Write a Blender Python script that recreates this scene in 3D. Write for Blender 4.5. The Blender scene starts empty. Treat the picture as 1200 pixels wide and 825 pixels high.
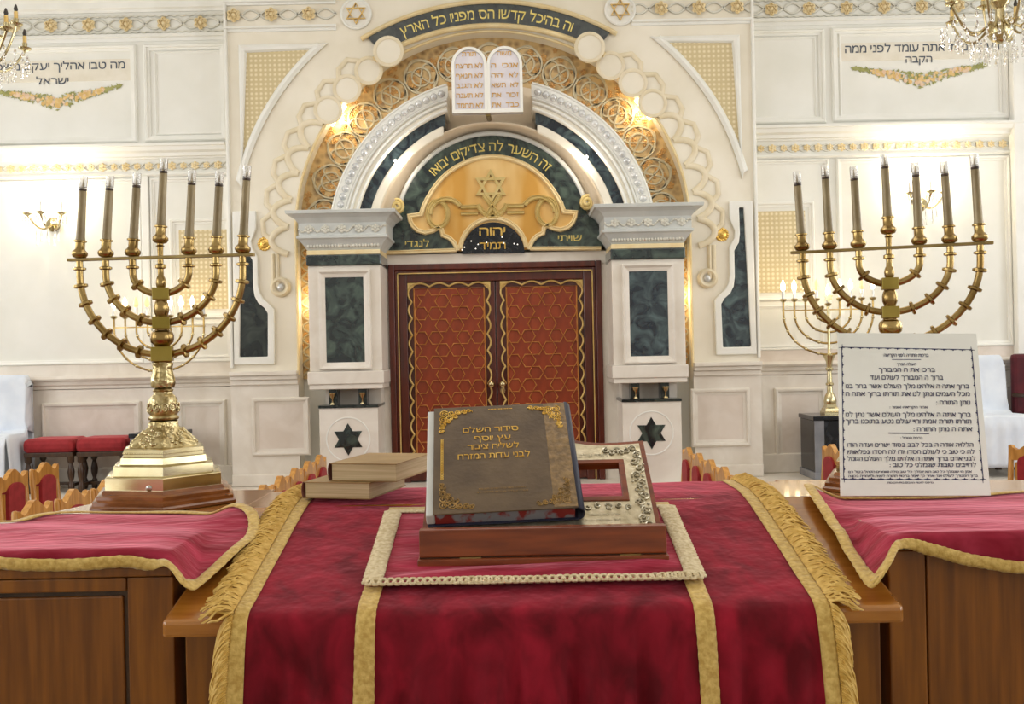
import bpy, bmesh, math, random
from mathutils import Vector, Matrix, noise
from mathutils.geometry import tessellate_polygon
random.seed(7)
PI = math.pi
sc = bpy.context.scene
COL = sc.collection

# ------------------------------------------------------------------ camera
F = 1150.0      # focal length in pixels of a 1200 x 825 frame
EYE = 1.70      # eye height above the hall floor
TH = 0.0205     # small roll of the camera
cam_d = bpy.data.cameras.new('camera')
cam_d.sensor_fit = 'HORIZONTAL'; cam_d.sensor_width = 36; cam_d.lens = 36 * F / 1200
cam_d.clip_start = 0.05
cam = bpy.data.objects.new('camera', cam_d); COL.objects.link(cam)
cam.location = (0, 0, EYE); cam.rotation_euler = (PI / 2, TH, 0)
sc.camera = cam

# ------------------------------------------------------------------ world, light, exposure
w = bpy.data.worlds.new('world'); sc.world = w; w.use_nodes = True
w.node_tree.nodes['Background'].inputs[0].default_value = (0.75, 0.85, 1, 1)
w.node_tree.nodes['Background'].inputs[1].default_value = 0.3
sc.view_settings.view_transform = 'Standard'; sc.view_settings.look = 'None'
sc.view_settings.gamma = 1; sc.view_settings.use_curve_mapping = False
sc.view_settings.exposure = 0.14


def area_light(name, loc, rot, sx, sy, power, col):
    d = bpy.data.lights.new(name, 'AREA'); d.shape = 'RECTANGLE'; d.size = sx; d.size_y = sy
    d.energy = power; d.color = col
    o = bpy.data.objects.new(name, d); COL.objects.link(o); o.location = loc; o.rotation_euler = rot
    return o


def point_light(name, loc, power, col, r=0.03, parent=None):
    d = bpy.data.lights.new(name, 'POINT'); d.energy = power; d.color = col; d.shadow_soft_size = r
    o = bpy.data.objects.new(name, d); COL.objects.link(o); o.location = loc
    if parent: o.parent = parent
    return o


# daylight through the tall windows of the two side walls (frames built below)
WIN_Y = (6.2, 3.7, 1.0, -1.9)
WIN_P = (36, 48, 44, 40)
for yy, pw in zip(WIN_Y, WIN_P):
    area_light('window_daylight', (-5.9, yy, 2.9), (0, -PI / 2, 0), 2.4, 1.3, pw, (0.97, 0.98, 1.0))
    area_light('window_daylight', (5.9, yy, 2.9), (0, PI / 2, 0), 2.4, 1.3, pw, (0.97, 0.98, 1.0))
# added soft fill light below the closed ceiling; no skylight is built
area_light('ceiling_fill', (0, 4.8, 5.1), (0, 0, 0), 5.0, 3.2, 60, (1.0, 0.97, 0.91))


# ------------------------------------------------------------------ photo pixel -> place helpers
def D(x, y):
    return 600 + (x - 600) - (y - 412.5) * TH, 412.5 + (x - 600) * TH + (y - 412.5)


def U(u, v, Y):
    return Vector(((u - 600) * Y / F, Y, EYE + (412.5 - v) * Y / F))


def P(x, y, Y):
    return U(*D(x, y), Y)


CX = -0.135     # x of the ark's centre line


def A(a, v, Y=8.0):      # ark coordinates -> (x, z)
    return (CX + a * Y / F, EYE + (412.5 - v) * Y / F)


def S(px, Y=8.0):
    return px * Y / F


# ------------------------------------------------------------------ materials
def srgb(r, g, b):
    f = lambda c: (c / 255) / 12.92 if c <= 10 else ((c / 255 + 0.055) / 1.055) ** 2.4
    return (f(r), f(g), f(b), 1)


def mat(name, c1, c2=None, rough=0.5, metal=0.0, scale=8.0, detail=4, stretch=(1, 1, 1), bump=0.0, bscale=None,
        lo=0.35, hi=0.65, sheen=0, sheen_tint=None, coat=0, kind='noise', spec=0.5, distort=0.0, emit=None, estr=0):
    m = bpy.data.materials.new(name); m.use_nodes = True
    nt = m.node_tree; N = nt.nodes; L = nt.links
    b = N['Principled BSDF']
    tc = N.new('ShaderNodeTexCoord'); mp = N.new('ShaderNodeMapping')
    mp.inputs['Scale'].default_value = stretch
    L.new(tc.outputs['Object'], mp.inputs['Vector'])
    if kind == 'noise':
        t = N.new('ShaderNodeTexNoise'); t.inputs['Scale'].default_value = scale
        t.inputs['Detail'].default_value = detail; t.inputs['Distortion'].default_value = distort
        out = t.outputs['Fac']
    elif kind == 'wave':
        t = N.new('ShaderNodeTexWave'); t.inputs['Scale'].default_value = scale
        t.inputs['Distortion'].default_value = distort; t.inputs['Detail'].default_value = detail
        out = t.outputs['Fac']
    else:
        t = N.new('ShaderNodeTexVoronoi'); t.inputs['Scale'].default_value = scale
        if kind == 'dots': t.inputs['Randomness'].default_value = 0
        if kind == 'cells': t.feature = 'DISTANCE_TO_EDGE'
        out = t.outputs['Distance']
    L.new(mp.outputs['Vector'], t.inputs['Vector'])
    r = N.new('ShaderNodeValToRGB')
    r.color_ramp.elements[0].position = lo; r.color_ramp.elements[0].color = c1
    r.color_ramp.elements[1].position = hi; r.color_ramp.elements[1].color = c2 or c1
    L.new(out, r.inputs['Fac']); L.new(r.outputs['Color'], b.inputs['Base Color'])
    b.inputs['Roughness'].default_value = rough; b.inputs['Metallic'].default_value = metal
    b.inputs['Specular IOR Level'].default_value = spec
    if sheen:
        b.inputs['Sheen Weight'].default_value = sheen; b.inputs['Sheen Roughness'].default_value = 0.35
        if sheen_tint: b.inputs['Sheen Tint'].default_value = sheen_tint
    if coat:
        b.inputs['Coat Weight'].default_value = coat; b.inputs['Coat Roughness'].default_value = 0.08
    if bump:
        bp = N.new('ShaderNodeBump'); bp.inputs['Strength'].default_value = bump; bp.inputs['Distance'].default_value = 0.01
        if bscale:
            t2 = N.new('ShaderNodeTexNoise'); t2.inputs['Scale'].default_value = bscale
            L.new(mp.outputs['Vector'], t2.inputs['Vector']); L.new(t2.outputs['Fac'], bp.inputs['Height'])
        else:
            L.new(out, bp.inputs['Height'])
        L.new(bp.outputs['Normal'], b.inputs['Normal'])
    if emit:
        b.inputs['Emission Color'].default_value = emit; b.inputs['Emission Strength'].default_value = estr
    return m


def glass(name, col, rough=0.02):
    m = mat(name, col, rough=rough)
    b = m.node_tree.nodes['Principled BSDF']
    b.inputs['Transmission Weight'].default_value = 1.0; b.inputs['IOR'].default_value = 1.45
    return m


M = {}
M['plaster'] = mat('plaster', srgb(231, 230, 221), srgb(238, 237, 230), rough=0.6, scale=2.5, bump=0.03, bscale=60)
M['plaster_trim'] = mat('plaster_trim', srgb(234, 233, 225), srgb(241, 240, 234), rough=0.5, scale=4)
M['ceiling'] = mat('ceiling_paint', srgb(240, 238, 230), srgb(244, 242, 236), rough=0.8)
M['shadow_line'] = mat('painted_shadow_line', srgb(190, 192, 184), srgb(202, 204, 196), rough=0.6, scale=6)  # grey meant for painted shadow lines; not applied anywhere
M['marble'] = mat('cream_marble', srgb(222, 213, 200), srgb(234, 227, 216), rough=0.35, scale=3.5, detail=8, distort=1.2)
M['marble_pink'] = mat('pink_marble', srgb(216, 203, 190), srgb(227, 216, 205), rough=0.35, scale=5, detail=8, distort=1)
M['arch_white'] = mat('arch_stone', srgb(232, 224, 205), srgb(240, 233, 217), rough=0.5, scale=3)
M['ridge'] = mat('scallop_ridge_shade_tone', srgb(224, 210, 178), srgb(234, 222, 196), rough=0.45, scale=9)  # darker and yellower than the arch: rib shadows put into the colour
M['capital'] = mat('capital_grey_stone', srgb(196, 199, 196), srgb(210, 212, 208), rough=0.45, scale=6)
M['green'] = mat('green_marble', srgb(20, 32, 36), srgb(84, 102, 92), rough=0.16, scale=5.5, detail=10, distort=2.2, lo=0.40, hi=0.78, coat=0.4)
M['green_dark'] = mat('green_marble_dark', srgb(24, 32, 33), srgb(64, 72, 66), rough=0.18, scale=7, detail=8, distort=1.5, lo=0.42, hi=0.8)
M['green_blue'] = mat('green_blue_marble', srgb(18, 30, 44), srgb(88, 108, 110), rough=0.16, scale=7, detail=9, distort=2, lo=0.42, hi=0.8, coat=0.4)
M['black_marble'] = mat('black_marble', srgb(18, 22, 30), srgb(60, 64, 72), rough=0.15, scale=8, detail=8, distort=1.5, lo=0.5, hi=0.85)
M['grey_marble'] = mat('grey_marble_slab', srgb(110, 112, 120), srgb(140, 142, 146), rough=0.25, scale=6, detail=8)
M['gold'] = mat('gold_leaf', srgb(214, 172, 84), srgb(240, 206, 124), rough=0.32, metal=1.0, scale=20)
M['gold_paint'] = mat('gold_paint', srgb(206, 170, 96), srgb(226, 196, 128), rough=0.4, metal=0.35, scale=14)
M['gold_letter'] = mat('gold_lettering', srgb(206, 186, 96), srgb(226, 206, 126), rough=0.35, metal=0.3, scale=30)
M['cream_gold'] = mat('cream_gold_paint', srgb(232, 208, 156), srgb(240, 222, 178), rough=0.4, metal=0.1, scale=10)
M['relief_gold'] = mat('relief_olive_gold', srgb(196, 172, 108), srgb(214, 192, 132), rough=0.35, metal=0.3, scale=12)
M['amber'] = mat('amber_ground', srgb(204, 152, 66), srgb(242, 210, 146), rough=0.35, metal=0.0, scale=3, stretch=(1.2, 1, 0.35), lo=0.35, hi=0.7, detail=3)
M['mosaic'] = mat('gold_floral_ground', srgb(132, 100, 64), srgb(208, 178, 126), rough=0.4, metal=0.1, scale=17, detail=3, kind='voronoi', lo=0.0, hi=0.6, bump=0.5)
M['tablet_gilt'] = mat('tablet_gilt', srgb(196, 144, 36), srgb(216, 168, 62), rough=0.4, metal=0.1, scale=30)
M['strap'] = mat('strapwork_grey_gold', srgb(188, 176, 146), srgb(206, 196, 168), rough=0.4, metal=0.3, scale=12)
M['lattice'] = mat('gilt_lattice', srgb(236, 222, 188), srgb(208, 190, 146), rough=0.45, kind='dots', scale=26, stretch=(1, 1, 1), lo=0.18, hi=0.42, bump=0.35)
M['niche'] = mat('niche_beige', srgb(220, 202, 176), srgb(232, 216, 192), rough=0.5, scale=4)
M['silver'] = mat('silver_lilac', srgb(204, 199, 207), srgb(216, 212, 218), rough=0.35, metal=0.3, scale=8)
M['silver_plate'] = mat('engraved_silver', srgb(190, 178, 148), srgb(220, 210, 184), rough=0.28, metal=0.85, scale=40, bump=0.15)
M['silver_relief'] = mat('silver_relief', srgb(150, 140, 118), srgb(206, 198, 176), rough=0.3, metal=0.9, scale=60)
M['pearl'] = mat('pearl', srgb(200, 202, 204), srgb(226, 226, 224), rough=0.15, metal=0.3)
M['door_wood'] = mat('mahogany', srgb(70, 22, 12), srgb(94, 34, 18), rough=0.3, scale=6, stretch=(4, 4, 0.6), coat=0.3)
M['door_panel'] = mat('red_mahogany_panel', srgb(128, 50, 22), srgb(152, 64, 30), rough=0.35, scale=5, stretch=(3, 3, 0.8))
M['door_star'] = mat('red_mahogany_star', srgb(120, 44, 18), srgb(146, 58, 26), rough=0.35, scale=5, stretch=(3, 3, 0.8))
M['door_line'] = mat('gold_inlay_line', srgb(190, 126, 62), srgb(212, 150, 84), rough=0.35, metal=0.3, scale=20)
M['wood'] = mat('oak_varnish', srgb(112, 62, 8), srgb(146, 88, 18), rough=0.32, scale=5, stretch=(9, 9, 0.7), coat=0.12, detail=6, bump=0.04)
M['wood_top'] = mat('oak_varnish_top', srgb(150, 90, 26), srgb(178, 116, 42), rough=0.24, scale=5, stretch=(0.8, 8, 8), coat=0.6, detail=6)
M['wood_panel'] = mat('oak_varnish_panel', srgb(106, 58, 6), srgb(136, 80, 16), rough=0.35, scale=6, stretch=(9, 9, 0.5), coat=0.1, detail=6, bump=0.04)
M['stand_wood'] = mat('stand_wood', srgb(108, 44, 12), srgb(140, 66, 24), rough=0.35, scale=6, stretch=(1, 8, 8), coat=0.3)
M['base_wood'] = mat('menorah_base_wood', srgb(118, 66, 26), srgb(152, 92, 42), rough=0.25, scale=6, stretch=(2, 2, 8), coat=0.4)
M['chair_wood'] = mat('chair_beech', srgb(176, 118, 44), srgb(204, 148, 70), rough=0.35, scale=8, stretch=(5, 5, 0.8), coat=0.25)
M['dark_wood'] = mat('stool_dark_wood', srgb(52, 34, 22), srgb(76, 52, 34), rough=0.3, scale=8, stretch=(4, 4, 1))
M['red_uphol'] = mat('red_upholstery', srgb(136, 24, 30), srgb(158, 36, 42), rough=0.8, scale=18, sheen=0.5, sheen_tint=srgb(255, 150, 150))
M['velvet'] = mat('red_velvet', srgb(90, 0, 14), srgb(162, 22, 46), rough=0.75, scale=13, detail=10, distort=0.5, lo=0.34, hi=0.80, stretch=(1, 1, 0.6), sheen=0.75, sheen_tint=srgb(255, 130, 150), bump=0.5, bscale=26, spec=0.2)
M['velvet_sheen_tone'] = mat('red_velvet_sheen_tone', srgb(128, 10, 32), srgb(182, 52, 78), rough=0.7, scale=6, detail=6, distort=1.2, lo=0.35, hi=0.7, stretch=(0.7, 2.4, 1), sheen=0.75, sheen_tint=srgb(255, 165, 180), bump=0.4, bscale=24, spec=0.2)  # paler pink copy: sheen on the flatter cloths put into the colour
M['trim_gold'] = mat('gold_cloth_trim', srgb(190, 152, 72), srgb(220, 188, 108), rough=0.65, scale=90, bump=0.4, sheen=0.3)
M['fringe'] = mat('gold_fringe', srgb(206, 164, 74), srgb(236, 200, 116), rough=0.6, scale=60, sheen=0.3)
M['braid'] = mat('cream_braid', srgb(200, 178, 134), srgb(230, 214, 178), rough=0.7, scale=110, bump=0.5)
M['brass'] = mat('brass', srgb(138, 112, 66), srgb(184, 158, 104), rough=0.24, metal=1.0, scale=9)
M['brass_dull'] = mat('brass_dull', srgb(136, 116, 72), srgb(170, 150, 102), rough=0.38, metal=0.9, scale=12)
M['brass_olive'] = mat('brass_block', srgb(150, 132, 62), srgb(172, 152, 80), rough=0.3, metal=0.9, scale=9)
M['brass_bright'] = mat('brass_bright', srgb(188, 172, 128), srgb(214, 202, 164), rough=0.2, metal=1.0, scale=9)
M['brass_relief'] = mat('brass_relief', srgb(150, 130, 84), srgb(212, 196, 150), rough=0.28, metal=1.0, scale=46, bump=0.9, detail=2)
M['candle'] = mat('candle_sleeve', srgb(134, 118, 86), srgb(158, 142, 108), rough=0.35, metal=0.25, scale=12)
M['dark'] = mat('dark_bakelite', srgb(40, 34, 28), srgb(54, 46, 38), rough=0.4)
M['white_cloth'] = mat('white_cotton', srgb(216, 224, 236), srgb(232, 238, 246), rough=0.8, scale=5, bump=0.1, bscale=12)
M['paper'] = mat('sign_card', srgb(238, 239, 231), srgb(244, 245, 238), rough=0.35, scale=4)
M['ink'] = mat('blue_black_ink', srgb(38, 42, 84), srgb(52, 56, 98), rough=0.6)
M['ink_wall'] = mat('wall_lettering', srgb(62, 70, 86), srgb(84, 92, 104), rough=0.6)
M['leather'] = mat('brown_book_cover', srgb(84, 66, 46), srgb(104, 84, 60), rough=0.38, scale=12, bump=0.08, bscale=90)
M['gilt'] = mat('gilt_stamp', srgb(206, 158, 62), srgb(236, 196, 104), rough=0.3, metal=0.8, scale=40)
M['gilt_worn'] = mat('gilt_worn', srgb(126, 98, 56), srgb(176, 138, 76), rough=0.35, metal=0.5, scale=40)
M['spine_highlight'] = mat('painted_hinge_highlight', srgb(112, 88, 56), srgb(150, 120, 78), rough=0.2, scale=70, bump=0.2, coat=0.6)  # light catching the curved cover, put into the colour
M['pages'] = mat('page_edges', srgb(186, 164, 124), srgb(208, 188, 150), rough=0.8, scale=4, stretch=(1, 1, 60))
M['pages_white'] = mat('page_edges_white', srgb(208, 208, 204), srgb(226, 226, 222), rough=0.7, scale=6)
M['pages_marbled'] = mat('page_edges_marbled', srgb(150, 40, 36), srgb(146, 146, 152), rough=0.6, scale=26, stretch=(1, 1.0, 0.4), lo=0.46, hi=0.54)
M['book_cover'] = mat('tan_book_cover', srgb(150, 118, 70), srgb(172, 140, 92), rough=0.45, scale=9)
M['book_spine'] = mat('book_spine_red_brown', srgb(92, 44, 30), srgb(112, 58, 40), rough=0.5)
M['navy'] = mat('book_navy_edge', srgb(30, 32, 52), srgb(42, 44, 64), rough=0.5)
M['leafgreen'] = mat('painted_leaf', srgb(142, 146, 84), srgb(172, 170, 108), rough=0.7, scale=20)
M['flower'] = mat('painted_flower', srgb(214, 178, 110), srgb(230, 200, 140), rough=0.7, scale=30)
M['flower_pink'] = mat('painted_flower_pink', srgb(222, 190, 160), srgb(234, 208, 180), rough=0.7, scale=30)
M['flower_gold'] = mat('orange_gold_flower', srgb(186, 138, 78), srgb(212, 168, 104), rough=0.4, metal=0.15, scale=20)
M['maroon'] = mat('maroon_velvet', srgb(70, 14, 24), srgb(92, 22, 32), rough=0.8, scale=10, sheen=0.3)
M['wreath_gold'] = mat('rosette_gilt', srgb(224, 200, 146), srgb(238, 220, 178), rough=0.45, metal=0.0, scale=20)
M['cartouche'] = mat('cartouche_paint', srgb(226, 219, 202), srgb(234, 228, 214), rough=0.6, scale=10)
M['wave_paint'] = mat('frieze_wave', srgb(208, 206, 194), srgb(224, 221, 208), rough=0.5, scale=12)
M['floor'] = mat('floor_stone', srgb(150, 130, 104), srgb(176, 156, 128), rough=0.35, scale=3)
M['screw'] = mat('steel_screw', srgb(190, 190, 186), srgb(214, 214, 210), rough=0.15, metal=1)
M['glass'] = glass('clear_glass', (1, 1, 1, 1))
M['bulb_glass'] = glass('misted_bulb_glass', (1, 1, 1, 1), 0.1)
M['bulb_glass'].node_tree.nodes['Principled BSDF'].inputs['Transmission Weight'].default_value = 0.85
M['crystal'] = glass('cut_crystal', (1, 1, 1, 1), 0.0)
M['pane'] = mat('frosted_daylight_pane', (0.8, 0.85, 0.9, 1), rough=0.3, emit=(0.85, 0.92, 1, 1), estr=1.0)
M['bulb'] = mat('lit_candle_bulb', (1, 0.9, 0.7, 1), rough=0.3, emit=(1, 0.80, 0.50, 1), estr=16)
M['bulb_hot'] = mat('lit_sconce_bulb', (1, 0.9, 0.7, 1), rough=0.3, emit=(1, 0.86, 0.6, 1), estr=40)
M['bulb_off'] = mat('unlit_bulb_faint_glow', srgb(220, 190, 130), rough=0.2, emit=(1, 0.8, 0.45, 1), estr=0.5)  # unlit bulbs given a faint added glow
M['lamp_strip'] = mat('arch_lamp_glow', (1, 0.9, 0.7, 1), rough=0.3, emit=(1, 0.78, 0.42, 1), estr=5)
M['spot'] = mat('spot_bulb_glow', (1, 0.95, 0.9, 1), rough=0.3, emit=(1, 0.90, 0.75, 1), estr=2)


# ------------------------------------------------------------------ mesh builder
class MB:
    def __init__(s): s.v = []; s.f = []; s.mi = []; s.cur = 0

    def add(s, vs, fs):
        n = len(s.v); s.v += [tuple(p) for p in vs]
        for f in fs: s.f.append([n + i for i in f]); s.mi.append(s.cur)
        return s

    def box(s, x0, x1, y0, y1, z0, z1):
        x0, x1 = sorted((x0, x1)); y0, y1 = sorted((y0, y1)); z0, z1 = sorted((z0, z1))
        return s.add([(x0, y0, z0), (x1, y0, z0), (x1, y1, z0), (x0, y1, z0), (x0, y0, z1), (x1, y0, z1), (x1, y1, z1), (x0, y1, z1)],
                     [(3, 2, 1, 0), (4, 5, 6, 7), (0, 1, 5, 4), (1, 2, 6, 5), (2, 3, 7, 6), (3, 0, 4, 7)])

    def hexa(s, b, t):   # bottom four, top four, counter-clockwise from above
        return s.add(list(b) + list(t), [(3, 2, 1, 0), (4, 5, 6, 7), (0, 1, 5, 4), (1, 2, 6, 5), (2, 3, 7, 6), (3, 0, 4, 7)])

    def prism(s, loops, fn, d0, d1):
        """loops of 2-D points (outer, holes...); fn(p, d) -> 3-D; closed solid between d0 and d1"""
        area = lambda l: sum(l[i][0] * l[(i + 1) % len(l)][1] - l[(i + 1) % len(l)][0] * l[i][1] for i in range(len(l)))
        ls = []
        for k, l in enumerate(loops):
            l = list(l)
            if (area(l) > 0) != (k == 0): l.reverse()
            ls.append(l)
        flat = [p for l in ls for p in l]; n = len(flat)
        tr = tessellate_polygon([[Vector((p[0], p[1], 0)) for p in l] for l in ls])
        fs = []
        for t in tr:
            a, b, c = (flat[i] for i in t)
            ar = (b[0] - a[0]) * (c[1] - a[1]) - (c[0] - a[0]) * (b[1] - a[1])
            t = list(t) if ar > 0 else list(t)[::-1]
            fs.append(t); fs.append([i + n for i in t[::-1]])
        o = 0
        for l in ls:
            m = len(l)
            for i in range(m):
                j = (i + 1) % m
                fs.append([o + j, o + i, o + i + n, o + j + n])
            o += m
        return s.add([fn(p, d0) for p in flat] + [fn(p, d1) for p in flat], fs)

    def plate(s, loops, y0, y1):
        return s.prism(loops, lambda p, d: (p[0], d, p[1]), y0, y1)

    def slab(s, loops, z1, z0):
        return s.prism(loops, lambda p, d: (p[0], p[1], d), z1, z0)

    def tube(s, pts, r, n=8, closed=False, flat=None):
        pts = [Vector(p) for p in pts]; m = len(pts)
        rr = r if isinstance(r, (list, tuple)) else [r] * m
        vs = []; ref = None
        for i, p in enumerate(pts):
            if closed: t = (pts[(i + 1) % m] - pts[i - 1])
            else: t = pts[min(i + 1, m - 1)] - pts[max(i - 1, 0)]
            t = t.normalized() if t.length > 1e-9 else Vector((0, 0, 1))
            if ref is None:
                ref = Vector((0, 1, 0)) if abs(t.y) < 0.9 else Vector((1, 0, 0))
            a = (ref - t * ref.dot(t)).normalized(); b = t.cross(a); ref = a
            for k in range(n):
                an = 2 * PI * k / n
                vs.append(p + a * math.cos(an) * rr[i] * (flat or 1) + b * math.sin(an) * rr[i])
        fs = []
        for i in range(m if closed else m - 1):
            j = (i + 1) % m
            for k in range(n):
                l = (k + 1) % n
                fs.append((i * n + k, i * n + l, j * n + l, j * n + k))
        if not closed:
            fs.append(tuple(range(n))[::-1]); fs.append(tuple((m - 1) * n + k for k in range(n)))
        return s.add(vs, fs)

    def lathe(s, prof, n=24, xf=None, wob=None, rot=0.0):
        """prof: (r, z) from bottom to top"""
        xf = xf or Matrix(); vs = []; m = len(prof)
        for i, (r, z) in enumerate(prof):
            for k in range(n):
                an = 2 * PI * k / n + rot
                q = r * (wob(i, an) if wob else 1)
                vs.append(xf @ Vector((q * math.cos(an), q * math.sin(an), z)))
        fs = []
        for i in range(m - 1):
            for k in range(n):
                l = (k + 1) % n
                fs.append((i * n + k, i * n + l, (i + 1) * n + l, (i + 1) * n + k))
        fs.append(tuple(range(n))[::-1]); fs.append(tuple((m - 1) * n + k for k in range(n)))
        return s.add(vs, fs)

    def ball(s, c, r, n=10, m=7, sz=(1, 1, 1)):
        c = Vector(c)
        prof = [(max(1e-4, math.sin(PI * i / m)) * r, -math.cos(PI * i / m) * r) for i in range(m + 1)]
        return s.lathe(prof, n, Matrix.Translation(c) @ Matrix.Diagonal((sz[0], sz[1], sz[2], 1)))

    def sweep(s, path, prof, closed=False):
        """path: (x, z) points; prof: (off, y), off to the left of travel"""
        m = len(path); pts = [Vector(p) for p in path]; vs = []
        for i in range(m):
            d0 = pts[i] - pts[i - 1] if (i or closed) else pts[1] - pts[0]
            d1 = pts[(i + 1) % m] - pts[i] if (i < m - 1 or closed) else pts[-1] - pts[-2]
            d0.normalize(); d1.normalize()
            n0 = Vector((-d0.y, d0.x)); n1 = Vector((-d1.y, d1.x))
            nn = n0 + n1
            nn = nn / max(0.3, nn.length_squared / 2) if nn.length > 1e-6 else n0
            for o, y in prof: vs.append((pts[i].x + nn.x * o, y, pts[i].y + nn.y * o))
        k = len(prof); fs = []
        for i in range(m if closed else m - 1):
            j = (i + 1) % m
            for a in range(k - 1):
                fs.append((i * k + a, i * k + a + 1, j * k + a + 1, j * k + a))
        return s.add(vs, fs)

    def grid(s, rows):
        n = len(rows[0]); vs = [p for r in rows for p in r]; fs = []
        for i in range(len(rows) - 1):
            for j in range(n - 1):
                fs.append((i * n + j, i * n + j + 1, (i + 1) * n + j + 1, (i + 1) * n + j))
        return s.add(vs, fs)

    def build(s, name, m, parent=None, smooth=None, bevel=0, kind=None, label=None, subd=0, solid=0, fix=True):
        me = bpy.data.meshes.new(name); me.from_pydata(s.v, [], s.f)
        ms = m if isinstance(m, (list, tuple)) else [m]
        for q in ms: me.materials.append(q)
        if len(ms) > 1: me.polygons.foreach_set('material_index', s.mi)
        if fix:
            b = bmesh.new(); b.from_mesh(me); bmesh.ops.recalc_face_normals(b, faces=b.faces); b.to_mesh(me); b.free()
        if smooth is not None:
            me.polygons.foreach_set('use_smooth', [True] * len(me.polygons))
            if smooth: me.set_sharp_from_angle(angle=math.radians(smooth))
        me.update()
        o = bpy.data.objects.new(name, me); COL.objects.link(o)
        if parent is not None:
            o.parent = parent
            if parent.type == 'EMPTY': o.matrix_parent_inverse = Matrix.Translation(-Vector(parent.location))
        if solid:
            q = o.modifiers.new('solidify', 'SOLIDIFY'); q.thickness = solid; q.offset = -1
        if bevel:
            q = o.modifiers.new('bevel', 'BEVEL'); q.width = bevel; q.segments = 2; q.limit_method = 'ANGLE'
        if subd:
            q = o.modifiers.new('subdivision', 'SUBSURF'); q.levels = subd; q.render_levels = subd
        if kind: o['kind'] = kind
        if label: o['label'] = label
        return o


def thing(name, label, cat, loc=(0, 0, 0), group=None, rotz=0):
    o = bpy.data.objects.new(name, None); COL.objects.link(o); o.location = loc; o.rotation_euler = (0, 0, rotz)
    o.empty_display_size = 0.1
    o['label'] = label; o['category'] = cat
    if group: o['group'] = group
    return o


def tag(o, label, cat, group=None):
    o['label'] = label; o['category'] = cat
    if group: o['group'] = group
    return o


def dup(root, loc, rotz=0, label=None, scale=None):
    def cp(o, parent):
        c = o.copy(); COL.objects.link(c); c.parent = parent
        for ch in o.children: cp(ch, c)
        return c
    r = cp(root, None); r.location = loc; r.rotation_euler = (0, 0, rotz)
    if scale: r.scale = (scale,) * 3
    if label: r['label'] = label
    return r


def arc(c, R, a0, a1, n=32):
    return [(c[0] + R * math.cos(math.radians(a0 + (a1 - a0) * i / n)), c[1] + R * math.sin(math.radians(a0 + (a1 - a0) * i / n))) for i in range(n + 1)]


def rect(x0, z0, x1, z1):
    return [(x0, z0), (x1, z0), (x1, z1), (x0, z1)]


def hexagram(c, R, rot=90):
    pts = []
    for k in range(12):
        r = R if k % 2 == 0 else R / math.sqrt(3)
        an = math.radians(rot + 30 * k); pts.append((c[0] + r * math.cos(an), c[1] + r * math.sin(an)))
    return pts


def struct(o, label=None):
    o['kind'] = 'structure'
    if label: o['label'] = label
    return o


# ------------------------------------------------------------------ Hebrew lettering (glyph outlines of the built-in font)
_gl = {}


def glyph(ch):
    """list of outlines (each: 2-D points, triangles) and the width of one letter"""
    if ch in _gl: return _gl[ch]
    cu = bpy.data.curves.new('glyph', 'FONT'); cu.body = ch; cu.resolution_u = 2; cu.fill_mode = 'NONE'
    o = bpy.data.objects.new('glyph', cu); COL.objects.link(o)
    dg = bpy.context.evaluated_depsgraph_get()
    e = o.evaluated_get(dg); me = e.to_mesh()
    vs = [(p.co.x, p.co.y) for p in me.vertices]; nb = {}
    for ed in me.edges:
        i, j = ed.vertices; nb.setdefault(i, []).append(j); nb.setdefault(j, []).append(i)
    e.to_mesh_clear(); bpy.data.objects.remove(o); bpy.data.curves.remove(cu)
    loops = []; seen = set()
    for st in nb:
        if st in seen: continue
        lp = [st]; seen.add(st); cur = st
        while True:
            nx = [k for k in nb[cur] if k not in seen]
            if not nx: break
            cur = nx[0]; seen.add(cur); lp.append(cur)
        lp = [vs[k] for k in lp]
        cl = [p for k, p in enumerate(lp) if (Vector(p) - Vector(lp[k - 1])).length > 1e-5]
        if len(cl) > 2: loops.append(cl)
    x0 = min(p[0] for l in loops for p in l); x1 = max(p[0] for l in loops for p in l)
    loops = [[(x - x0, y) for x, y in l] for l in loops]

    def inside(p, l):
        c = False
        for k in range(len(l)):
            a, b = l[k - 1], l[k]
            if (a[1] > p[1]) != (b[1] > p[1]) and p[0] < (b[0] - a[0]) * (p[1] - a[1]) / (b[1] - a[1]) + a[0]: c = not c
        return c
    holes = {}; outer = []
    for i, l in enumerate(loops):
        host = [j for j, m in enumerate(loops) if j != i and all(inside(p, m) for p in l)]
        if host: holes.setdefault(host[0], []).append(l)
        else: outer.append(i)
    polys = []
    for i in outer:
        ls = [loops[i]] + holes.get(i, []); flat = [p for l in ls for p in l]; tri = []
        for t in tessellate_polygon([[Vector((p[0], p[1], 0)) for p in l] for l in ls]):
            A_, B_, C_ = (flat[k] for k in t)
            ar = (B_[0] - A_[0]) * (C_[1] - A_[1]) - (C_[0] - A_[0]) * (B_[1] - A_[1])
            if abs(ar) > 1e-9: tri.append(list(t) if ar > 0 else list(t)[::-1])
        polys.append((flat, tri))
    _gl[ch] = (polys, x1 - x0)
    return _gl[ch]


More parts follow.
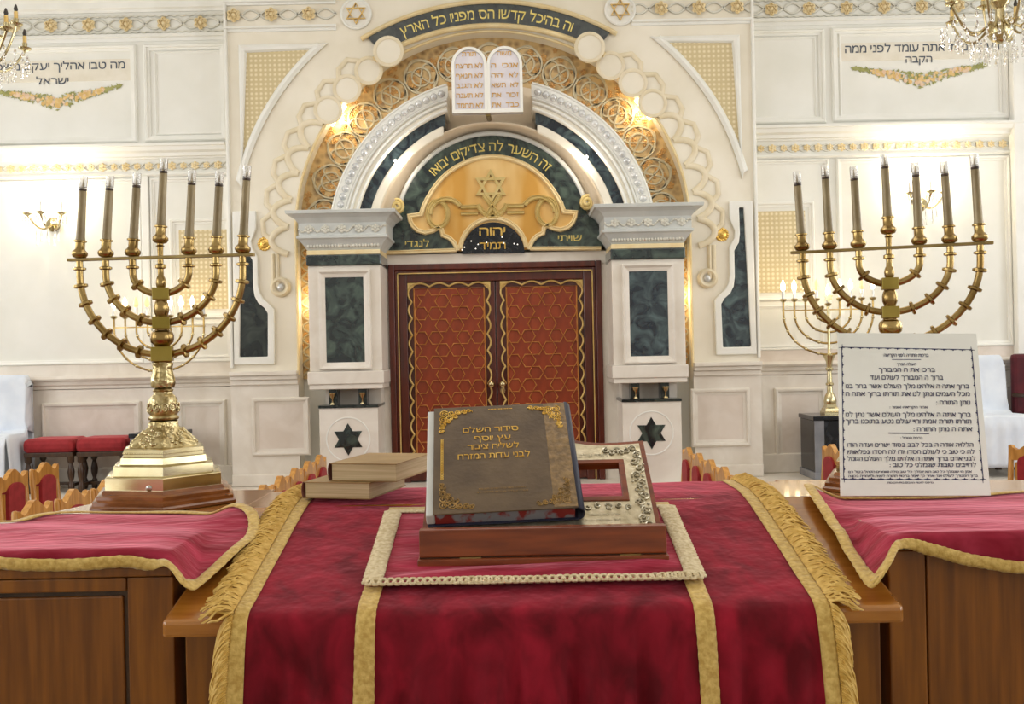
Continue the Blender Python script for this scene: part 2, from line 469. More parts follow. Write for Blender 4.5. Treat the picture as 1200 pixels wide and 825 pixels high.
def lettering(mb, text, fn, width, height, heavy=0.022, eps=0.00035):
    """right-to-left line; fn(x, y) with x from 0 (left) to width, y from 0 (foot) to height; a list as mb gets one builder a word"""
    words = mb if isinstance(mb, list) else None
    if words is not None: mb = MB(); words.append(mb)
    gh = max(p[1] for q in glyph('\u05d4')[0] for p in q[0]); gap = 0.07; sp = 0.26
    tot = sum(sp if c == ' ' else glyph(c)[1] + gap for c in text) - gap
    sx = width / tot; sy = height / gh; x = tot
    for c in text:
        if c == ' ':
            x -= sp
            if words is not None: mb = MB(); words.append(mb)
            continue
        polys, wd = glyph(c); x -= wd
        o0 = Vector(fn(x * sx, 0)); nrm = (Vector(fn(x * sx + 1e-3, 0)) - o0).cross(Vector(fn(x * sx, 1e-3)) - o0).normalized()
        k = 0
        for dy in (0.0, heavy):          # doubled strokes give the heavy horizontals of square Hebrew type
            for vs, fs in polys:
                mb.add([Vector(fn((x + px) * sx, (py + (dy if py < 0.25 else -dy)) * sy)) + nrm * (eps * k) for px, py in vs], fs); k += 1
        x -= gap


def arc_lettering(mb, text, c, Rpx, hpx, a_start, a_end, Y, yf):
    """along an arc, from angle a_start (right) to a_end (left), px units at depth Y"""
    L = math.radians(a_end - a_start) * Rpx

    def fn(x, y):
        an = math.radians(a_start) + (L - x) / Rpx
        R = Rpx + y
        X, Z = A(c[0] + R * math.cos(an), c[1] - R * math.sin(an), Y)
        return (X, yf, Z)
    lettering(mb, text, fn, L, hpx)


# ================================================================== THE ROOM
ZP = 0.65       # ark platform height
o = struct(MB().box(-6, 6, -4, 8.4, -0.1, 0).build('floor', M['floor']), 'pale stone hall floor')
o = struct(MB().box(-6, 6, 7.5, 8.2, 0, ZP).build('floor_platform', M['marble']), 'raised stone platform along the ark wall')
wb = struct(MB().box(-6, 6, 8.2, 8.4, 0, 5.3).build('wall_back', M['plaster']), 'cream panelled wall behind the ark')
struct(MB().box(-6, 6, -4, 8.4, 5.3, 5.4).build('ceiling', M['ceiling']))
for sgn, nm in ((-1, 'wall_left'), (1, 'wall_right')):
    holes = [rect(yy - 0.65, 1.7, yy + 0.65, 4.1) for yy in WIN_Y]
    wl = struct(MB().prism([rect(-4, 0, 8.4, 5.3)] + holes, lambda p, d: (d, p[0], p[1]), sgn * 6.0, sgn * 6.2).build(nm, M['plaster']))
    for i, yy in enumerate(WIN_Y):
        m = MB().prism([rect(yy - 0.65, 1.7, yy + 0.65, 4.1), rect(yy - 0.58, 1.77, yy + 0.58, 4.03)], lambda p, d: (d, p[0], p[1]), sgn * 6.02, sgn * 6.1)
        m.box(sgn * 6.03, sgn * 6.08, yy - 0.025, yy + 0.025, 1.77, 4.03).box(sgn * 6.03, sgn * 6.08, yy - 0.58, yy + 0.58, 2.88, 2.92)
        wo = struct(m.build('window_%d' % (i + 1 + (4 if sgn > 0 else 0)), M['plaster_trim']))
        MB().box(sgn * 6.1, sgn * 6.11, yy - 0.64, yy + 0.64, 1.71, 4.09).build('pane', M['pane'], wo)
struct(MB().box(-6, 6, -4.2, -4, 0, 5.3).build('wall_rear', M['plaster']))


# ---- side-wall dressing (plane y = 8.2)
YS = 8.2


def frame_uv(u0, v0, u1, v1, Y, wpx=5, d=0.022, parent=None, name='panel_moulding', m=None, inner=True):
    a = U(u0, v1, Y); b = U(u1, v0, Y); k = wpx * Y / F
    mb = MB()
    path = [(a.x, a.z), (b.x, a.z), (b.x, b.z), (a.x, b.z)]
    prof = [(0, Y + 0.002), (0, Y - d * 0.6), (k * 0.22, Y - d), (k * 0.5, Y - d * 0.9), (k * 0.6, Y - d * 0.45), (k, Y - d * 0.35), (k, Y + 0.002)]
    mb.sweep(path, prof, True)
    return mb.build(name, m or M['plaster_trim'], parent)


def hband(u0, u1, v0, v1, Y, prof, name, m, parent):
    """horizontal moulding: prof list of (t 0..1 top->bottom, protrusion)"""
    a = U(u0, v0, Y); b = U(u1, v1, Y); mb = MB()
    rows = [[(x, Y - p, a.z + (b.z - a.z) * t) for x in (a.x, b.x)] for t, p in prof]
    mb.grid(rows)
    for x in (a.x, b.x):
        mb.add([(x, Y - p, a.z + (b.z - a.z) * t) for t, p in prof] + [(x, Y + 0.005, b.z), (x, Y + 0.005, a.z)], [list(range(len(prof) + 2))])
    return mb.build(name, m, parent)


CORN = [(0, 0.0), (0, 0.10), (0.18, 0.10), (0.22, 0.085), (0.5, 0.075), (0.62, 0.045), (0.85, 0.04), (0.9, 0.02), (1, 0.018), (1, 0)]
RAIL = [(0, 0), (0, 0.07), (0.2, 0.08), (0.35, 0.07), (0.4, 0.05), (0.65, 0.045), (0.75, 0.03), (0.95, 0.028), (1, 0)]


def rosette(mb, c, r, Y, petals=6, th=0.02):
    for k in range(petals):
        an = 2 * PI * k / petals + PI / 2
        mb.ball((c[0] + math.cos(an) * r * 0.62, Y - th * 0.35, c[1] + math.sin(an) * r * 0.62), r * 0.40, 7, 5, (1, 0.45, 1))
    mb.ball((c[0], Y - th * 0.6, c[1]), r * 0.34, 8, 5, (1, 0.7, 1))


def star_strip(mb, c, R, w, y0, y1):
    for q_, rot in enumerate((90, -90)):
        out = [(c[0] + R * math.cos(math.radians(rot + 120 * k)), c[1] + R * math.sin(math.radians(rot + 120 * k))) for k in range(3)]
        r2 = R - 2 * w
        inn = [(c[0] + r2 * math.cos(math.radians(rot + 120 * k)), c[1] + r2 * math.sin(math.radians(rot + 120 * k))) for k in range(3)]
        mb.plate([out, inn], y0 - 0.003 * q_, y1)


def wave_line(mb, u0, u1, v, amp, per, Y, r, ph=0.0):
    n = int((u1 - u0) / per * 12)
    pts = []
    for i in range(n + 1):
        u = u0 + (u1 - u0) * i / n
        q = U(u, v + amp * math.sin(2 * PI * (u - u0) / per + ph), Y - 0.008); pts.append(q)
    mb.tube(pts, r, 5)


# one rosette mesh shared by the big frieze
mr = MB(); rosette(mr, (0, 0), S(8.2, 8.2), 0, 6)
star_strip(mr, (0, 0), S(7.2, 8.2), S(0.55, 8.2), -0.026, 0.0)
ros_proto = mr.build('rosette', M['wreath_gold'], wb, smooth=50)
ros_list = []
for u, v in [(22 - 44, 19), (24, 19.5), (68, 19.5), (112, 19.5), (156, 19.5), (200, 19.5), (243, 19.5),
             (912, 17.5), (956, 17.5), (1000, 17.5), (1044, 17.5), (1088, 17.5), (1131, 17.5), (1176, 17.5)]:
    ros_list.append(U(u, v, 8.195))
for u, v in [(282, 11.5), (326, 11.5), (370, 11.5), (783, 13.5), (827, 13.5), (872, 13.5)]:
    ros_list.append(U(u, v, 7.975))
for i, p in enumerate(ros_list):
    r = ros_proto if i == 0 else ros_proto.copy()
    if i: COL.objects.link(r)
    r.location = p
for sd, (a, b) in (('left', (-60, 272)), ('right', (886, 1240))):
    v0 = 9 if sd == 'left' else 6
    hband(a, b, -22, v0 - 3, YS, CORN, 'top_cornice', M['plaster_trim'], wb)
    hband(a, b, v0 + 22, v0 + 31, YS, [(0, 0), (0.1, 0.03), (0.5, 0.035), (0.6, 0.015), (1, 0.01), (1, 0)], 'frieze_moulding', M['plaster_trim'], wb)
    mw = MB()
    for ph in (0, PI): wave_line(mw, a, b, v0 + 10.5, 6, 44, YS, 0.010, ph + 0.6)
    wave_line(mw, a, b, v0 + 1, 0.6, 9, YS, 0.008); wave_line(mw, a, b, v0 + 20, 0.6, 9, YS, 0.008)
    mw.build('frieze_waves', M['wave_paint'], wb, smooth=60)
    # middle cornice with its small flower frieze
    vo = 2 if sd == 'left' else -4
    hband(a, b, 160 + vo, 176 + vo, YS, CORN, 'middle_cornice', M['plaster_trim'], wb)
    hband(a, b, 192 + vo, 197 + vo, YS, [(0, 0), (0.1, 0.02), (0.6, 0.03), (1, 0.012), (1, 0)], 'small_frieze_moulding', M['plaster_trim'], wb)
    mw = MB(); mg = MB(); u = a + 10; k = 0
    while u < b - 5:
        p = U(u, 184.5 + vo, YS); rosette(mg, (p.x, p.z), S(5 if k % 2 else 4.2, YS), YS - 0.004, 6, 0.015); u += 13.5; k += 1
    wave_line(mw, a, b, 184.5 + vo, 4, 27, YS, 0.006); wave_line(mw, a, b, 184.5 + vo, 4, 27, YS, 0.006, PI)
    mw.build('small_frieze_waves', M['wave_paint'], wb, smooth=60)
    mg.build('small_frieze_flowers', M['wreath_gold'], wb, smooth=60, kind='stuff')
    # dado: rail, marble facing, base
    hband(a, b, 430, 446, YS, RAIL, 'dado_rail', M['marble'], wb)
    q0 = U(a, 446, YS); q1 = U(b, 446, YS)
    MB().box(q0.x, q1.x, YS - 0.02, YS + 0.01, ZP, q0.z).build('dado_facing', M['marble'], wb)
    MB().box(q0.x, q1.x, YS - 0.05, YS + 0.01, ZP, ZP + 0.16).build('dado_base', M['marble'], wb, bevel=0.01)
    c0 = U(a, 430, YS); c1 = U(a, 417, YS)
    MB().box(q0.x, q1.x, YS - 0.012, YS + 0.01, c0.z, c1.z).build('dado_band', M['marble_pink'] if sd == 'right' else M['marble'], wb)


def dado_panel(u0, u1, v0, v1, Y, parent):
    """bevelled recessed panel in the dado"""
    frame_uv(u0, v0, u1, v1, Y, 8, 0.03, parent, 'dado_panel_moulding', M['marble'])
    a = U(u0 + 7, v1 - 7, Y); b = U(u1 - 7, v0 + 7, Y)
    MB().box(a.x, b.x, Y - 0.008, Y + 0.005, a.z, b.z).build('dado_panel', M['marble_pink'], parent)


for (a, b) in ((-60, 36), (48, 164), (208, 264), (906, 966), (1000, 1120), (1132, 1230)): dado_panel(a, b, 461, 545, YS - 0.02, wb)
# upper panels
frame_uv(-42, 44, 167, 158, YS, 7, 0.03, wb); frame_uv(176, 44, 272, 158, YS, 7, 0.03, wb)
frame_uv(188, 52, 272, 150, YS, 3, 0.012, wb)
frame_uv(884, 42, 973, 152, YS, 7, 0.03, wb); frame_uv(981, 41, 1187, 151, YS, 7, 0.03, wb)
frame_uv(884, 50, 963, 146, YS, 3, 0.012, wb); frame_uv(990, 48, 1180, 145, YS, 3, 0.012, wb)
# lower panels
frame_uv(-42, 200, 170, 417, YS, 6, 0.028, wb); frame_uv(180, 200, 272, 417, YS, 5, 0.022, wb)
frame_uv(202, 249, 276, 366, YS, 6, 0.022, wb); frame_uv(202, 371, 276, 412, YS, 4, 0.016, wb)
frame_uv(884, 194, 975, 417, YS, 5, 0.022, wb); frame_uv(984, 194, 1187, 417, YS, 6, 0.028, wb)
frame_uv(884, 243, 957, 359, YS, 6, 0.022, wb); frame_uv(884, 364, 966, 414, YS, 4, 0.016, wb)
frame_uv(1192, 194, 1250, 417, YS, 5, 0.022, wb)
for (u0, u1, v0, v1) in ((213, 270, 262, 355), (886, 946, 254, 349)):
    a = U(u0, v1, YS); b = U(u1, v0, YS)
    MB().box(a.x, b.x, YS - 0.012, YS + 0.005, a.z, b.z).build('lattice_inset', M['lattice'], wb, label='gilded openwork lattice inset')
# corner pilaster strip at the far right
a = U(1187, 446, YS); b = U(1200, 30, YS)
MB().box(a.x, b.x, YS - 0.09, YS + 0.005, a.z, b.z).build('pilaster_strip', M['plaster_trim'], wb, bevel=0.008)
a = U(170, 417, YS); b = U(179, 198, YS)
MB().box(a.x, b.x, YS - 0.03, YS + 0.005, a.z, b.z).build('pilaster_strip', M['plaster_trim'], wb, bevel=0.008)


# wall inscriptions with painted garlands
def inscription(lines, cart, garland, seed):
    rnd = random.Random(seed)
    c0 = P(cart[0], cart[3], YS); c1 = P(cart[2], cart[1], YS)
    MB().plate([[(c0.x, c0.z), (c1.x, c0.z), (c1.x + 0.06, (c0.z + c1.z) / 2), (c1.x, c1.z), (c0.x, c1.z), (c0.x - 0.06, (c0.z + c1.z) / 2)]], YS - 0.004, YS + 0.002).build('cartouche', M['cartouche'], wb)
    for (txt, xl, xr, yb, h) in lines:
        mb = MB(); p = P(xl, yb, YS); wd = (xr - xl) * YS / F; hh = h * YS / F
        lettering(mb, txt, lambda x, y, p=p: (p.x + x, YS - 0.006, p.z + y), wd, hh)
        mb.build('wall_lettering', M['ink_wall'], wb, fix=False)
    g = MB(); (xa, ya, xb, yb, sag) = garland
    for i in range(420):
        t = rnd.random(); q = 1 - abs(2 * t - 1)
        wid = (2.5 + 15 * q ** 1.3)
        x = xa + (xb - xa) * t; y = ya + (yb - ya) * t + sag * (q ** 1.1) * 0.55 + (rnd.random() - 0.5) * wid
        mid = q > 0.25 and rnd.random() < 0.55 and abs(y - (ya + (yb - ya) * t + sag * (q ** 1.1) * 0.55)) < wid * 0.36
        p = P(x, y, YS - 0.004 - 0.003 * rnd.random()); r = (0.9 + rnd.random() * 1.5) * YS / F
        an = rnd.random() * PI
        if mid:
            g.cur = 1 if rnd.random() < 0.6 else 2; r *= 1.15
            vs = [(p.x + r * math.cos(2 * PI * k / 7), p.y - 0.003, p.z + r * math.sin(2 * PI * k / 7)) for k in range(7)]
            g.add(vs, [tuple(range(7))])
        else:
            g.cur = 0; dx, dz = math.cos(an), math.sin(an)
            vs = [(p.x + r * 1.7 * dx, p.y, p.z + r * 1.7 * dz), (p.x - r * 0.6 * dz, p.y, p.z + r * 0.6 * dx), (p.x - r * 1.7 * dx, p.y, p.z - r * 1.7 * dz), (p.x + r * 0.6 * dz, p.y, p.z - r * 0.6 * dx)]
            g.add(vs, [(0, 1, 2, 3)])
    g.build('painted_garland', [M['leafgreen'], M['flower'], M['flower_pink']], wb, kind='stuff', fix=False)


inscription([('מה טבו אהליך יעקב משכנתיך', -30, 147, 84, 8), ('ישראל', 43, 81, 99.5, 7.5)], (-35, 69, 152, 98), (-8, 107, 141, 101, 30), 3)
inscription([('דע לפני מי אתה עומד לפני ממה', 990, 1172, 62.5, 8.5), ('הקבה', 1061, 1092, 74, 7.5)], (986, 47, 1176, 72), (1000, 80, 1156, 76, 30), 4)

# ================================================================== THE ARK BAY (plane y = 8.0)
YB = 8.0
VC1 = 267.0     # centre of the gold arch
VC2 = 297.0     # centre of the banner arch
VC3 = 280.0     # centre of the scallops


def ringpts(vc, R, a0, a1, n, Y):
    return [A(R * math.cos(math.radians(a0 + (a1 - a0) * i / n)), vc - R * math.sin(math.radians(a0 + (a1 - a0) * i / n)), Y) for i in range(n + 1)]


outer = [A(-310, 556), A(-231, 556), A(-231, VC1)] + ringpts(VC1, 231, 180, 0, 72, YB)[1:-1] + [A(231, VC1), A(231, 556), A(310, 556), A(310, -40), A(-310, -40)]
bay = struct(MB().plate([outer], YB, 8.2).build('wall_ark_bay', M['arch_white']), 'projecting white bay with the great scalloped arch')
# gold floral ground behind the arch
gp = [A(-236, 440), A(-236, VC1)] + ringpts(VC1, 236, 180, 0, 60, YB)[1:-1] + [A(236, VC1), A(236, 440)]
MB().plate([gp], 8.17, 8.2).build('gold_floral_ground', M['mosaic'], bay, label='gold floral mosaic band')
# strapwork interlace on the gold ground
ms = MB()
for k in range(15):
    an = math.radians(6 + 12 * k)
    cx, cv = 203 * math.cos(an), VC1 - 203 * math.sin(an)
    for R in (20, 11):
        pts = [A(cx + R * math.cos(2 * PI * i / 24), cv + R * math.sin(2 * PI * i / 24)) for i in range(24)]
        ms.tube([(x, 8.165, z) for x, z in pts], 0.010, 5, True)
for ph in (0, PI):
    for R0, am, fr in ((203, 22, 15), (203, 12, 30)):
        pts = []
        for i in range(241):
            an = PI * i / 240; R = R0 + am * math.sin(fr * an + ph)
            x, z = A(R * math.cos(an), VC1 - R * math.sin(an)); pts.append((x, 8.165, z))
        ms.tube(pts, 0.009, 5)
for sg in (-1, 1):
    for ph in (0, PI):
        pts = []
        for i in range(81):
            v = VC1 + (436 - VC1) * i / 80
            x, z = A(sg * (221 + 9 * math.sin(i * 0.45 + ph)), v); pts.append((x, 8.165, z))
        ms.tube(pts, 0.009, 5)
mf = MB(); rf = random.Random(21)
for i in range(300):
    an = math.radians(2 + 176 * rf.random()); R = 180 + 48 * rf.random()
    x, z = A(R * math.cos(an), VC1 - R * math.sin(an)); rosette(mf, (x, z), S(2.4 + 2.2 * rf.random()), 8.17, 5, 0.012)
for i in range(70):
    x, z = A((1 if i % 2 else -1) * (212 + 18 * rf.random()), VC1 + 165 * rf.random()); rosette(mf, (x, z), S(2.2 + 2 * rf.random()), 8.17, 5, 0.012)
mf.build('gilt_flowers', M['flower_gold'], bay, smooth=60, kind='stuff')
ms.build('strapwork', M['strap'], bay, smooth=60)
# arch edge roll
me_ = MB(); pe = [A(-231, 434), A(-231, VC1)] + ringpts(VC1, 231, 180, 0, 72, YB)[1:-1] + [A(231, VC1), A(231, 434)]
me_.tube([(x, 8.0, z) for x, z in pe], 0.012, 6)
me_.build('arch_edge_roll', M['cream_gold'], bay, smooth=60)

# scalloped border: raised ribs
for sg in (-1, 1):
    mr = MB(); rr = 0.026
    cus = [-3.0, 4.6, 12.1, 19.8, 27.5, 35.4, 43.1, 50.9, 58.4]
    for k in range(8):
        a0, a1 = cus[k], cus[k + 1]; pts = []
        for i in range(13):
            t = i / 12; an = math.radians(a0 + (a1 - a0) * t); R = 241 + 19 * math.sin(PI * t) ** 0.75
            x, z = A(sg * R * math.cos(an), VC3 - R * math.sin(an)); pts.append((x, YB - 0.006, z))
        if k < 5: mr.tube(pts, rr, 8, False, 0.6)
        if 0 < k:
            am = math.radians((cus[k - 1] + cus[k]) / 2); an = math.radians(cus[k]); ap = math.radians((cus[k] + cus[k + 1]) / 2)
            q = []
            for R, t in ((259, am), (269, an - 0.035), (271, an + 0.02), (259, ap)):
                x, z = A(sg * R * math.cos(t), VC3 - R * math.sin(t)); q.append((x, YB - 0.004, z))
            mr.tube(q, rr * 0.85, 8, False, 0.6)
    q = [A(sg * 255, 297), A(sg * 255, 318)]
    for w_ in (0, 5):
        mr.tube([(A(sg * (258 - w_), 292)[0], YB - 0.004, A(0, 292)[1]), (A(sg * (258 - w_), 331)[0], YB - 0.004, A(0, 331)[1])], rr * 0.7, 6)
    c = A(sg * 250, 331)
    mr.tube([(c[0] + S(9) * math.cos(2 * PI * i / 24), YB - 0.006, c[1] + S(9) * math.sin(2 * PI * i / 24)) for i in range(24)], rr * 0.9, 6, True)
    mr.build('scallop_ribs', M['ridge'], bay, smooth=60)
    MB().ball((c[0], YB - 0.005, c[1]), S(4.3), 16, 10, (1, 0.7, 1)).build('pearl_boss', M['pearl'], bay, smooth=60)
    mg = MB(); c = A(sg * 268, 280); n = 14
    for k in range(n):
        an = 2 * PI * k / n; mg.ball((c[0] + S(6.6) * math.cos(an), YB - 0.004, c[1] + S(6.6) * math.sin(an)), S(1.9), 6, 5, (1, 0.7, 1))
    mg.ball((c[0], YB, c[1]), S(6.3), 16, 8, (1, 0.35, 1)); mg.ball((c[0], YB - 0.015, c[1]), S(2.2), 8, 6)
    mg.build('gilded_rosette', M['gold'], bay, smooth=60)
    # upper lobes filled beside the banner
    for an, R, r in ((62.0, 249, 16), (54.7, 245, 15), (47.0, 245, 15), (39.2, 245, 15)):
        x, z = A(sg * R * math.cos(math.radians(an)), VC3 - R * math.sin(math.radians(an)))
        lob = [(x + S(r) * math.cos(2 * PI * i / 28), z + S(r) * math.sin(2 * PI * i / 28)) for i in range(28)]
        yy = 7.935 if an > 60 else 7.985 - (0.004 if int(an) % 2 else 0)
        MB().plate([lob], yy, 8.0).build('scallop_lobe', M['arch_white'], bay)
        MB().tube([(px, yy, pz) for px, pz in lob], 0.016, 6, True, 0.7).build('scallop_lobe_rim', M['ridge'], bay, smooth=60)

# spandrel lattice panels with mouldings, corner roundels, side panels of green marble
for sg in (-1, 1):
    a0 = math.degrees(math.acos(293 / 300)); a1 = math.degrees(math.asin(233 / 300))
    arcp = [(sg * 300 * math.cos(math.radians(t)), 280 - 300 * math.sin(math.radians(t))) for t in [a0 + (a1 - a0) * i / 24 for i in range(25)]]
    loop = [A(*p) for p in arcp] + [A(sg * 293, 47)]
    MB().plate([loop], YB - 0.006, YB + 0.003).build('spandrel_lattice', M['lattice'], bay, label='gilded openwork lattice in the arch corner')
    k = S(9)
    mb = MB(); lp = loop if sg > 0 else loop[::-1]
    prof = [(0, YB - 0.002), (0, YB - 0.02), (-k * 0.4, YB - 0.035), (-k * 0.8, YB - 0.03), (-k, YB - 0.01), (-k, YB + 0.002)]
    mb.sweep(lp, prof, True); mb.build('spandrel_moulding', M['plaster_trim'], bay)
    c = A(sg * 155 - (1 if sg > 0 else 0), 15 if sg > 0 else 13)
    mb = MB().plate([[(c[0] + S(17) * math.cos(2 * PI * i / 32), c[1] + S(17) * math.sin(2 * PI * i / 32)) for i in range(32)]], YB - 0.012, YB)
    mb.tube([(c[0] + S(17) * math.cos(2 * PI * i / 32), YB - 0.012, c[1] + S(17) * math.sin(2 * PI * i / 32)) for i in range(32)], 0.012, 6, True)
    rd = mb.build('star_roundel', M['plaster_trim'], bay, smooth=40)
    mb = MB(); star_strip(mb, c, S(13), S(0.9), YB - 0.028, YB - 0.012); mb.build('six_pointed_star', M['gold_paint'], rd)
    # green marble side panel
    gpx = [(868, 249), (873.5, 249), (879, 412), (846, 412), (845, 361.5), (849, 355), (856, 349), (860, 341), (861.5, 330), (861.5, 299), (864, 295), (867, 290), (868.5, 280)]
    opx = [(856.5, 241.5), (884, 241.5), (885.5, 421), (838, 421), (837, 357), (843, 350.5), (850, 344.5), (854, 337), (855.5, 327), (855.5, 296), (858, 290.5), (861.5, 285), (862.5, 277), (856.5, 262)]
    gl_ = [A(sg * (x - 580), y + 0.0) for x, y in gpx]; ol = [A(sg * (x - 580), y) for x, y in opx]
    MB().plate([gl_], YB - 0.006, YB).build('green_marble_inset', M['green_blue'] if sg > 0 else M['green_dark'], bay, label='dark green marble inset')
    MB().plate([ol, gl_], YB - 0.03, YB).build('inset_surround', M['plaster_trim'], bay, bevel=0.008)
    # bay dado
    u0, u1 = (A(-310, 0)[0], A(-231, 0)[0]) if sg < 0 else (A(231, 0)[0], A(310, 0)[0])
    z = lambda v: A(0, v)[1]
    mb = MB()
    for t0, t1, p in ((429, 434, 0.08), (434, 439, 0.06), (439, 445, 0.04)): mb.box(u0 - 0.0, u1, YB - p, YB + 0.01, z(t1), z(t0))
    mb.build('dado_rail', M['marble'], bay, bevel=0.006)
    MB().box(u0, u1, YB - 0.02, YB + 0.01, ZP, z(445)).build('dado_facing', M['marble'], bay)
    MB().box(u0, u1, YB - 0.05, YB + 0.01, ZP, ZP + 0.10).build('dado_base', M['marble'], bay, bevel=0.01)
    uu = (294, 362) if sg < 0 else (808, 877)
    dado_panel(uu[0], uu[1], 460, 528, YB - 0.02, bay)
    # edge strip moulding of the bay
    x0, z0 = A(sg * 310, 425); x1, z1 = A(sg * 306.5, -30)
    MB().box(x0, x1, YB - 0.03, YB + 0.01, z0, z1).build('bay_edge_strip', M['plaster_trim'], bay, bevel=0.008)
# bay frieze waves + cornice
for (u0, u1, v) in ((271, 402, 11.5), (748, 889, 13.5)):
    mw = MB()
    for ph in (0, PI): wave_line(mw, u0, u1, v, 6, 44, YB, 0.010, ph + 0.3)
    mw.build('frieze_waves', M['wave_paint'], bay, smooth=60)
    hband(u0, u1, v + 13, v + 20, YB, [(0, 0), (0.1, 0.03), (0.5, 0.035), (0.6, 0.015), (1, 0.01), (1, 0)], 'frieze_moulding', M['plaster_trim'], bay)
    hband(u0, u1, v - 30, v - 11, YB, CORN, 'top_cornice', M['plaster_trim'], bay)

# banner of green marble with the upper inscription
bn = ringpts(VC2, 292, 61, 119, 40, YB) + ringpts(VC2, 268, 118, 62, 40, YB)
ban = MB().plate([bn], YB - 0.03, YB).build('inscription_banner', M['green_dark'], bay, label='dark green marble banner with gilt Hebrew inscription')
wl_ = []; arc_lettering(wl_, 'וה בהיכל קדשו הס מפניו כל הארץ', (0, VC2), 274, 10.5, 69.5, 111.5, YB, YB - 0.033)
for mb in wl_: mb.build('gilt_word', M['gold_letter'], ban, fix=False)
mb = MB()
for R, r in ((294, 0.02), (266, 0.022)):
    mb.tube([(x, YB - 0.03, z) for x, z in ringpts(VC2, R, 59.5, 120.5, 48, YB)], r, 6)
mb.build('banner_moulding', M['cream_gold'], ban, smooth=60)

# lamps hidden in the reveal of the great arch
for i, (a_, v_, L_, rot_) in enumerate(((-181, 127, 30, 54), (181, 127, 30, -54), (-211, 350, 110, 90), (217, 350, 110, 90))):
    x, z = A(a_, v_); dx, dz = math.cos(math.radians(rot_)) * S(L_) / 2, math.sin(math.radians(rot_)) * S(L_) / 2
    lab = ['tubular lamp glowing in upper left of the great arch', 'tubular lamp glowing in upper right of the great arch',
           'upright tubular lamp beside the left pilaster', 'upright tubular lamp beside the right pilaster'][i]
    t = MB().tube([(x - dx, 8.14 if i < 2 else 8.02, z - dz), (x + dx, 8.14 if i < 2 else 8.02, z + dz)], 0.010, 8).build('arch_lamp', M['lamp_strip'], smooth=60)
    tag(t, lab, 'lamp', 'lamps in the reveal of the great arch')
    pl = point_light('arch_lamp_light', (x + (0 if i < 2 else (-0.05 if a_ < 0 else 0.05)), 8.08, z), 3.2 if i < 2 else 1.0, (1, 0.86, 0.62), 0.05)

# ================================================================== THE TORAH ARK
ark = thing('torah_ark', 'carved Torah ark with mahogany double doors between green marble pilasters', 'ark', (CX, 8.0, ZP))
# niche behind
nl = [A(-182, 300), A(-182, 275)] + ringpts(275, 182, 180, 0, 48, YB)[1:-1] + [A(182, 275), A(182, 300)]
MB().plate([nl], 8.13, 8.17).build('niche_back', M['niche'], ark)
# cove between inner arch and lunette
mb = MB(); rows = []
for i in range(49):
    an = math.radians(8 + 164 * i / 48); row = []
    for t in (0, 0.25, 0.5, 0.75, 1):
        R = 139 - 24 * t; Y = 7.80 + 0.24 * math.sin(t * PI / 2)
        vc = 281 + (269 - 281) * t
        x, z = A(R * math.cos(an), vc - R * math.sin(an), Y); row.append((x, Y, z))
    rows.append(row)
mb.grid(rows); mb.build('cove', M['niche'], ark, smooth=60, solid=0.01)
# broken inner arch: two segments, each with beads, green marble strip, white roll
for sg in (-1, 1):
    def seg(R0, R1, cut, vbot, Y):
        pts = []
        for R, rev in ((R1, False), (R0, True)):
            t0 = math.degrees(math.asin((283 - vbot) / R)); t1 = math.degrees(math.acos(cut / R))
            p = [A(sg * R * math.cos(math.radians(t0 + (t1 - t0) * i / 28)), 283 - R * math.sin(math.radians(t0 + (t1 - t0) * i / 28)), Y) for i in range(29)]
            pts += p[::-1] if rev else p
        return pts
    body = MB().plate([seg(161, 191, 50, 243, 7.76)], 7.76, 8.12).build('arch_segment', M['arch_white'], ark, bevel=0.008)
    mb = MB().plate([seg(177, 190, 49, 243, 7.75)], 7.745, 7.77); mb.build('bead_channel', M['plaster_trim'], body)
    nb = 20; mb = MB()
    for i in range(nb):
        t = 13.5 + (73.5 - 13.5) * (i + 0.5) / nb
        x, z = A(sg * 183.5 * math.cos(math.radians(t)), 283 - 183.5 * math.sin(math.radians(t)), 7.74)
        mb.ball((x, 7.742, z), S(4.3, 7.74), 10, 7)
    mb.build('bead_row', M['pearl'], body, smooth=60)
    mb = MB()
    for R, r in ((191, 0.014), (175, 0.012), (170, 0.014), (163, 0.012)):
        t0 = math.asin(40 / R); t1 = math.acos(50 / R)
        mb.tube([(A(sg * R * math.cos(t0 + (t1 - t0) * i / 30), 283 - R * math.sin(t0 + (t1 - t0) * i / 30), 7.76)[0], 7.755, A(0, 283 - R * math.sin(t0 + (t1 - t0) * i / 30), 7.76)[1]) for i in range(31)], r, 6)
    mb.build('arch_rolls', M['plaster_trim'], body, smooth=60)
    MB().plate([seg(147, 162, 53, 243, 7.79)], 7.79, 8.12).build('green_marble_strip', M['green_blue'], ark)
    MB().plate([seg(138, 148, 55, 243, 7.78)], 7.775, 7.83).build('white_roll', M['arch_white'], ark, bevel=0.015)
    x, z = A(sg * 112, 186, 7.78)
    MB().ball((x, 7.768, z), 0.014, 10, 7).build('spot_bulb', M['spot'], ark, smooth=60)
    point_light('spot_light', (x + (0.06 if sg < 0 else -0.06), 7.74, z - 0.05), 2.4, (1, 0.90, 0.76), 0.02)

